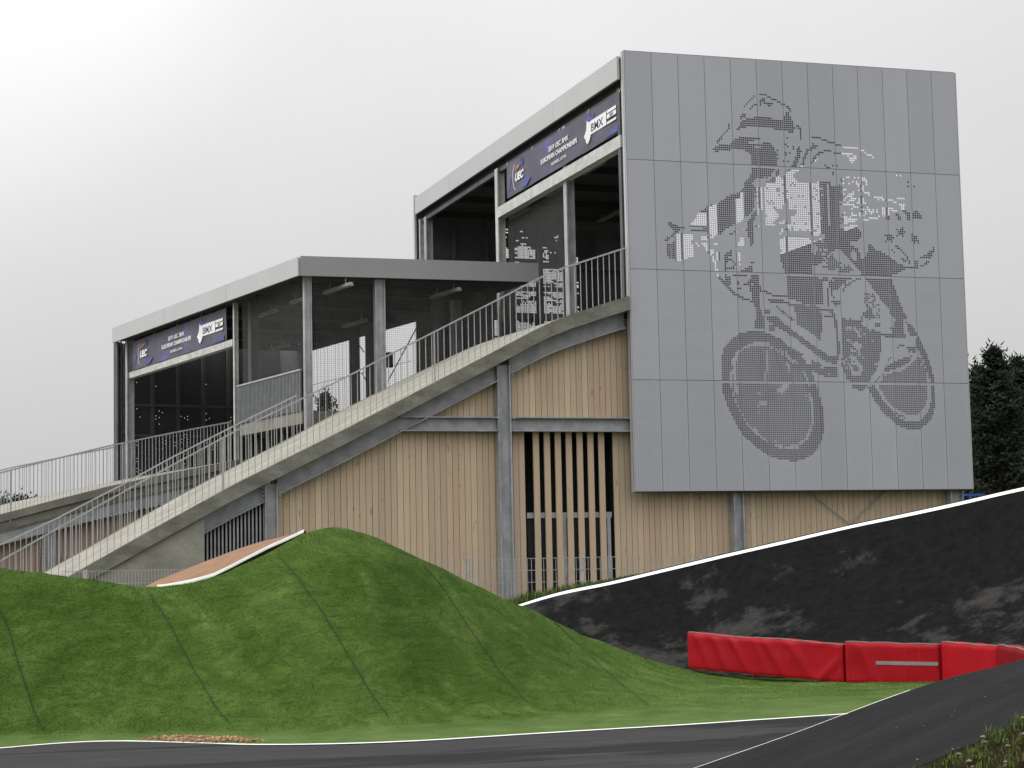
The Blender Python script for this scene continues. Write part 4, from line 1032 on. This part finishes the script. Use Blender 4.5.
# ------------------------------------------------------------------ banners
def text_mb(body, size, T, align='CENTER', shear=0, bold=0):
    cu = bpy.data.curves.new('t', 'FONT'); cu.body = body; cu.size = size; cu.align_x = align; cu.shear = shear; cu.offset = bold; cu.extrude = .004; cu.resolution_u = 3
    o = bpy.data.objects.new('t', cu); col.objects.link(o); dg = bpy.context.evaluated_depsgraph_get(); me = o.evaluated_get(dg).to_mesh()
    vs = [T(v.co.x, v.co.y, v.co.z) for v in me.vertices]; fs = [tuple(p.vertices) for p in me.polygons]
    o.evaluated_get(dg).to_mesh_clear(); bpy.data.objects.remove(o); bpy.data.curves.remove(cu); return vs, fs
def banner(label, O, ex, W, H, nrm, tear):
    # O lower left corner seen from the front, ex to the reader's right
    t = thing('banner', label, 'banner', O, 'championship banners over the start openings')
    def Tm(x, y, z=0, d=.016): return O+ex*x+Vector((0, 0, y))+nrm*(d+z)
    s = MB(); nx = 60
    def wav(a, b): return .012*math.sin(a*2.1+b*3)+.01*mnoise.noise(Vector((a*1.3, b*2, 4)))-.012
    fr_ = [[O+ex*(W*i/nx)+Vector((0, 0, H*j/12))+nrm*wav(W*i/nx, H*j/12) for i in range(nx+1)] for j in range(13)]
    s.grid(fr_); s.grid([[p-nrm*.012 for p in r] for r in fr_]); s.build('banner_sheet', M['banner'], t, True)
    def word(body, size, x, y, mat, name, align='CENTER', shear=0, bold=0, sx=1, rot=0):
        if ' ' in body:
            ws = [(w_, max(v.x for v in [Vector(q) for q in text_mb(w_, size, lambda a, b, z: (a, b, z), 'LEFT', shear, bold)[0]])) for w_ in body.split(' ')]
            tot = sum(a for _, a in ws)+size*.42*(len(ws)-1); xx = x-tot*sx/2
            for w_, a in ws: word(w_, size, xx, y, mat, name, 'LEFT', shear, bold, sx, rot); xx += (a+size*.42)*sx
            return
        k = MB(); c_, s_ = math.cos(rot), math.sin(rot); vs, fs = text_mb(body, size, lambda a, b, z: Tm(x+(a*c_-b*s_)*sx, y+a*s_*sx+b*c_, z), align, shear, bold); k.add(vs, fs); return k.build(name, M[mat], t, False, False)
    word('2019 UEC BMX', H*.19, W*.5, H*.60, 'print', 'lettering', bold=.004, sx=1.25)
    word('EUROPEAN CHAMPIONSHIPS', H*.19, W*.5, H*.38, 'print', 'lettering', bold=.004, sx=1.18)
    word('VALMIERA, LATVIA', H*.12, W*.5, H*.17, 'print', 'lettering', sx=1.2)
    word('UEC', H*.30, W*.085, H*.36, 'print', 'emblem_lettering', 'LEFT', .3, .018, 1.3)
    arc = MB(); pts_ = []
    for k in range(15):
        a = R_(110+k*11); r = H*.36; pts_.append((W*.095+r*math.cos(a)*.75, H*.50+r*math.sin(a)*1.08))
    for (a, b), (c, d) in zip(pts_, pts_[1:]):
        w = H*.03; arc.prism([Tm(a, b), Tm(c, d), Tm(c+w, d), Tm(a+w, b)], nrm*.004)
    arc.build('emblem', M['print'], t)
    tk_ = MB()
    for k in range(3): tk_.prism([Tm(W*.094+k*.16, H*(.66+.02*k)), Tm(W*.094+k*.16+.09, H*(.66+.02*k)), Tm(W*.094+k*.16+.14, H*.80), Tm(W*.094+k*.16+.04, H*.80)], nrm*.004)
    tk_.build('emblem', M['print_gold'], t)
    def shape(pts, mat, name, d=.012): k = MB(); k.prism([Tm(W*a, H*b, 0, d) for a, b in pts], nrm*.003); k.build(name, M[mat], t)
    shape([(.13, .78), (.145, .98), (.155, .80), (.175, .95), (.165, .70)], 'print_blue', 'printed_shape')
    shape([(.02, .12), (.05, .45), (.03, .60)], 'print_blue', 'printed_shape'); shape([(.15, .06), (.19, .30), (.24, .22), (.20, .05)], 'print_blue', 'printed_shape')
    shape([(.73, .78), (.765, .97), (.78, .80), (.81, .90), (.79, .70), (.755, .68)], 'print_blue', 'printed_shape'); shape([(.88, .03), (.93, .16), (.985, .20), (.985, .03)], 'print_blue', 'printed_shape')
    shape([(.735, .28), (.72, .40), (.74, .55), (.745, .78), (.765, .70), (.785, .72), (.90, .72), (.90, .36), (.775, .36), (.765, .24), (.75, .16), (.735, .22)], 'print', 'emblem', .014)
    word('BMX', H*.30, W*.825, H*.42, 'print_dark', 'emblem_lettering', 'CENTER', 0, .006, 1.45)
    for k, (a, b) in enumerate(((.64, .72), (.50, .61), (.36, .42))): shape([(.905, a), (.975, a), (.975, b), (.905, b)], 'print', 'emblem_stripe', .014)
    word('2019', H*.10, W*.94, H*.52, 'print_dark', 'emblem_lettering', 'CENTER', 0, .006, 1.2)
    ey = MB()
    for xx in (0.02, W*.25, W*.5, W*.75, W-.02): ey.tube(Tm(xx, H-.02, 0, 0), Tm(xx, H+.10, 0, -.05), .012, 5)
    ey.build('tie', M['rail'], t)
    rg = MB()
    a = W*.17
    for x0, w_, h_ in tear: rg.prism([Tm(x0, 0, 0, .03), Tm(x0+w_, 0, 0, .03), Tm(x0+w_*.35, -h_, 0, .05)], nrm*.006)
    return t
banner('dark purple championship banner under the highest roof, right up to the perforated screen', Vector((21.52, 65.28, 13.12)), Vector((0, -1, 0)), 10.95, 1.2, Vector((-1, 0, 0)), [])
banner('dark purple championship banner under the low roof at the far left', lw(17.75, -.03, 8.44), U*-1, 10.7, 1.16, V*-1, [])

# ------------------------------------------------------------------ railings
def railing(label, pts, h, n, post_every=0, r=.0095):
    # pts: polyline along the deck edge
    cum = [0]
    for a, b in zip(pts, pts[1:]): cum.append(cum[-1]+math.hypot(b.x-a.x, b.y-a.y))
    def P_(s):
        for k in range(len(pts)-1):
            if s <= cum[k+1]+1e-6: return pts[k]+(pts[k+1]-pts[k])*((s-cum[k])/(cum[k+1]-cum[k]))
        return pts[-1].copy()
    t = thing('railing', label, 'railing', pts[0].copy(), 'steel bar railings along the ramps')
    tr = MB(); tr.band([p+Vector((0, -.025, 0)) for p in pts], h-.02, h+.03, (0, .05, 0)); tr.build('top_rail', M['rail'], t)
    bmb = MB(); p0 = P_(0); bmb.box(p0.x-r, p0.x+r, p0.y-.011, p0.y+.011, p0.z-.22, p0.z+h-.022); b0_ = bmb.build('baluster', M['rail'], t)
    for k in range(1, n): copy_part(b0_, P_(cum[-1]*k/(n-1))-p0, t)
    if post_every:
        pm = MB(); pm.box(p0.x-.022, p0.x+.022, p0.y-.035, p0.y-.013, p0.z-.36, p0.z+h-.022); po = pm.build('post', M['rail'], t)
        L = cum[-1]; k = 1
        while k*post_every < L: copy_part(po, P_(k*post_every)-p0, t); k += 1
    return t
nr_ = [Vector((X, 53.94, deck_z(X)-.02)) for X in [3.4+18.05*k/48 for k in range(49)]]
railing('front railing climbing the whole timber clad ramp to the perforated screen', nr_, 1.45, 100, 6.05)
fr_pts = [(-30, 560.5), (0, 545), (58, 518), (120, 486), (171, 458), (250, 418), (306, 391)]
fr2 = []
for k in range(len(fr_pts)-1):
    for j in range(6):
        a, b = fr_pts[k], fr_pts[k+1]; q = onY(a[0]+(b[0]-a[0])*j/6, a[1]+(b[1]-a[1])*j/6, YD-.12); fr2.append(Vector((q.x, q.y, q.z-1.30)))
railing('second railing behind the front one, ending at the low roof corner post', fr2, 1.30, 62)
railing('railing in front of the far left ramp below the banner, standing against the sky', [rp(v, .02) for v in [11.5*(1-k/30)+.1 for k in range(31)]], 1.36, 94, 3.8)
railing('back railing of the far left ramp, glimpsed between the bars of the railing before it', [rp(v, 12.7) for v in [10.5*(1-k/30)+.3 for k in range(31)]], 1.36, 60)

# ------------------------------------------------------------------ mesh fences at the foot of the walls
def fence(label, x0, x1, y, zt, posts, dense):
    t = thing('wire_mesh_fence', label, 'fence', (x0, y, ZB), 'low galvanised mesh fences'); me_ = MB(); x = x0
    while x <= x1: me_.box(x-.006, x+.006, y-.006, y+.006, ZB, zt); x += dense
    z = zt
    while z > ZB: me_.box(x0, x1, y-.02, y-.008, z-.008, z+.008); z -= .33
    me_.build('mesh_panel', M['rail'], t)
    for px in posts:
        p = MB(); p.box(px-.05, px+.05, y+.008, y+.07, ZB-.2, zt+.03); p.build('post', M['galv_light'], t)
yf = 52.4
fence('low mesh fence in front of the slatted entrance and the timber wall', onY(440, 560, yf).x, onY(716, 560, yf).x, yf, .42, [onY(p, 570, yf).x for p in (469.5, 583, 704)], .12)
fence('low mesh fence before the concrete abutment, behind the dip of the turf', onY(62, 580, yf).x, onY(203, 580, yf).x, yf, .30, [onY(85.5, 580, yf).x], .085)

# ------------------------------------------------------------------ trees
def pine(label, base, h, r, seed, group, crown0=.25, n=90, leaf=.28, full=52):
    rnd = random.Random(seed); t = thing('pine_tree', label, 'tree', base, group)
    tr = MB(); lean = Vector((rnd.uniform(-.03, .03), rnd.uniform(-.03, .03), 1)); prev = base-Vector((0, 0, .3)); k = 8
    for i in range(k):
        q = base+lean*(h*.96*(i+1)/k)+Vector((rnd.uniform(-.06, .06), rnd.uniform(-.06, .06), 0))
        tr.tube(prev, q, .17*h/11*(1-i/k*.9)+.02, 7, .17*h/11*(1-(i+1)/k*.9)+.02); prev = q
    cm = MB()
    for i in range(n):
        f = crown0+(1-crown0)*(i/n)**.85; zc = base+lean*(h*f)
        rr = r*(1-((f-crown0)/(1-crown0))**2.6)*rnd.uniform(.40, 1.15)+.12; a = i*2.4+rnd.uniform(-.5, .5)
        dv = Vector((math.cos(a), math.sin(a), rnd.uniform(-.12, .42)+.25*f)); tip = zc+dv*rr
        tr.tube(zc, zc+(tip-zc)*.85, .03, 4, .008)
        for _ in range(full):
            s = rnd.random()**.6; p = zc+(tip-zc)*s+Vector((rnd.gauss(0, 1), rnd.gauss(0, 1), rnd.gauss(0, .7)))*(.10+.13*rr*s*.8)
            d1 = Vector((rnd.gauss(0, 1), rnd.gauss(0, 1), rnd.gauss(.5, .8))).normalized()*leaf*rnd.uniform(.5, 1.2); d2 = d1.orthogonal().normalized()*leaf*.32
            cm.add([p-d2, p+d2, p+d1], [(0, 1, 2)])
    for f, w in ((.965, .40), (.985, .25)):
        for _ in range(30):
            p = base+lean*(h*f)+Vector((rnd.gauss(0, w), rnd.gauss(0, w), rnd.gauss(0, .25))); d1 = Vector((rnd.gauss(0, .5), rnd.gauss(0, .5), 1))*leaf; cm.add([p-Vector((.06, 0, 0)), p+Vector((.06, 0, 0)), p+d1], [(0, 1, 2)])
    tr.build('trunk', M['bark'], t); cm.build('crown', M['needle'], t, False, False)
spots = [(976, 372, 96, 'slim dark pine nearest to the right edge of the perforated screen'), (997, 351, 92, 'tallest dark pine with a spiky top, right of the perforated screen'), (1019, 361, 95, 'dark pine cut by the right border of the photo'),
         (988, 380, 108, 'shorter pine filling the gap behind the tallest pine'), (1008, 372, 112, 'pine further back between the tallest pine and the right border'), (1036, 352, 100, 'pine standing beyond the right border of the photo, only its branches reach in'), (966, 395, 104, 'pine mostly hidden behind the edge of the perforated screen')]
for i, (px, py, D, lab) in enumerate(spots):
    top = at(px, py, D); b = Vector((top.x, top.y, ZB-.1)); pine(lab, b, top.z-b.z, 2.4, 30+i, 'dark pines right of the perforated screen', .04, 170, .24, 74)
for i, (px, D) in enumerate(((960, 118), (976, 126), (990, 120), (1004, 128), (1018, 119), (1032, 125), (1048, 117))):
    top = at(px, 398+8*math.sin(i*2), D); b = Vector((top.x, top.y, ZB-.1)); pine('background pine filling the dark wood behind the front pines', b, top.z-b.z, 3.0, 60+i, 'pines at the back of the dark wood', .02, 120, .34, 52)
top = at(328, 395, 130); pine('small distant pine seen through the open rear wall of the low building', Vector((top.x, top.y, ZB)), top.z-ZB, 1.9, 80, 'distant pines on the left', .3, 60, .34, 40)
for i, (px, py, lab) in enumerate(((3, 497, 'distant treetop at the left border behind the bars'), (21, 496, 'distant treetop second from the left border behind the bars'), (29, 495.5, 'distant treetop third from the left border, close beside its neighbour'))):
    top = at(px, py+3.5, 120); pine(lab, Vector((top.x, top.y, ZB)), top.z-ZB, .75, 90+i, 'distant pines on the left', .3, 40, .22, 34)

# ------------------------------------------------------------------ blue canopy frame under the right end of the screen
a = onY(958, 495, 58.5); b = onY(984, 495.5, 58.5)
bf = thing('canopy_frame', 'blue painted canopy frame peeping over the berm under the right end of the screen', 'canopy frame', (a.x, a.y, ZB))
k = MB(); k.box(a.x, b.x, a.y-.06, a.y+.06, a.z-.035, a.z+.035); k.box(a.x, b.x, a.y+2.0, a.y+2.12, a.z-.035, a.z+.035); k.build('top_bar', M['blue'], bf)
for xx in (onY(969.5, 495, 58.5).x, a.x, b.x-.06): 
    k = MB(); k.box(xx-.06, xx+.05, a.y-.05, a.y+.05, ZB-.1, a.z-.038); k.build('leg', M['blue'], bf)

# ------------------------------------------------------------------ overcast light
w = bpy.data.worlds.new('World'); scene.world = w; w.use_nodes = True; nt = w.node_tree; bg = nt.nodes['Background']
SUN_EL, SUN_AZ = R_(48), R_(-88)       # azimuth from +Y towards +X: behind left of the building
sd = Vector((math.sin(SUN_AZ)*math.cos(SUN_EL), math.cos(SUN_AZ)*math.cos(SUN_EL), math.sin(SUN_EL)))
sky = N(nt, 'ShaderNodeTexSky', sky_type='NISHITA'); sky.sun_disc = False; sky.sun_elevation = SUN_EL; sky.sun_rotation = SUN_AZ
sky.air_density = 1; sky.dust_density = 4
hs = N(nt, 'ShaderNodeHueSaturation'); hs.inputs['Saturation'].default_value = .08; nt.links.new(sky.outputs[0], hs.inputs['Color'])
tc = N(nt, 'ShaderNodeTexCoord'); dp = N(nt, 'ShaderNodeVectorMath', operation='DOT_PRODUCT'); dp.inputs[1].default_value = sd
nt.links.new(tc.outputs['Generated'], dp.inputs[0])
sx = N(nt, 'ShaderNodeSeparateXYZ'); nt.links.new(tc.outputs['Generated'], sx.inputs[0])
up = math_(nt, 'MAXIMUM', sx.outputs[2], 0.0)
lum = math_(nt, 'MULTIPLY', math_(nt, 'ADD', math_(nt, 'MULTIPLY', up, 2.0), 1.0), CLOUD_H)      # overcast: zenith three times the horizon
glow = N(nt, 'ShaderNodeMapRange'); glow.interpolation_type = 'SMOOTHSTEP'; glow.inputs[1].default_value = -.3; glow.inputs[2].default_value = 1.0; glow.inputs[3].default_value = 1-GLOW; glow.inputs[4].default_value = 1+GLOW
nt.links.new(dp.outputs['Value'], glow.inputs[0])
dp2 = N(nt, 'ShaderNodeVectorMath', operation='DOT_PRODUCT'); dp2.inputs[1].default_value = (math.sin(R_(-1))*math.cos(R_(21)), math.cos(R_(-1))*math.cos(R_(21)), math.sin(R_(21)))
nt.links.new(tc.outputs['Generated'], dp2.inputs[0])
thin = N(nt, 'ShaderNodeMapRange'); thin.interpolation_type = 'SMOOTHERSTEP'; thin.inputs[1].default_value = .968; thin.inputs[2].default_value = 1.0; thin.inputs[3].default_value = 1.0; thin.inputs[4].default_value = 1.17
nt.links.new(dp2.outputs['Value'], thin.inputs[0])                 # a thinner patch of cloud
nzn = N(nt, 'ShaderNodeTexNoise'); nzn.inputs['Scale'].default_value = 3.2; nzn.inputs['Detail'].default_value = 5; nt.links.new(tc.outputs['Generated'], nzn.inputs['Vector'])
nm = N(nt, 'ShaderNodeMapRange'); nm.inputs[1].default_value = .3; nm.inputs[2].default_value = .7; nm.inputs[3].default_value = .95; nm.inputs[4].default_value = 1.05; nt.links.new(nzn.outputs[0], nm.inputs[0])
cv = math_(nt, 'MULTIPLY', math_(nt, 'MULTIPLY', math_(nt, 'MULTIPLY', glow.outputs[0], lum), thin.outputs[0]), nm.outputs[0])
cc = N(nt, 'ShaderNodeCombineColor'); nt.links.new(cv, cc.inputs[0]); nt.links.new(cv, cc.inputs[1]); nt.links.new(math_(nt, 'MULTIPLY', cv, 1.01), cc.inputs[2])
mx = mix(nt, .85, hs.outputs[0], cc.outputs[0]); nt.links.new(mx, bg.inputs['Color']); bg.inputs['Strength'].default_value = .1
sun_d = bpy.data.lights.new('sun', 'SUN'); sun_d.energy = SUN_E; sun_d.angle = R_(24); sun_d.color = (1, .97, .93)
sun = bpy.data.objects.new('sun', sun_d); col.objects.link(sun); sun.rotation_euler = sd.to_track_quat('Z', 'Y').to_euler()
vs = scene.view_settings; vs.view_transform = 'Standard'; vs.look = 'None'; vs.exposure = EXPO; vs.gamma = 1; vs.use_curve_mapping = False
scene.render.engine = 'CYCLES'; scene.render.resolution_x = 1024; scene.render.resolution_y = 768
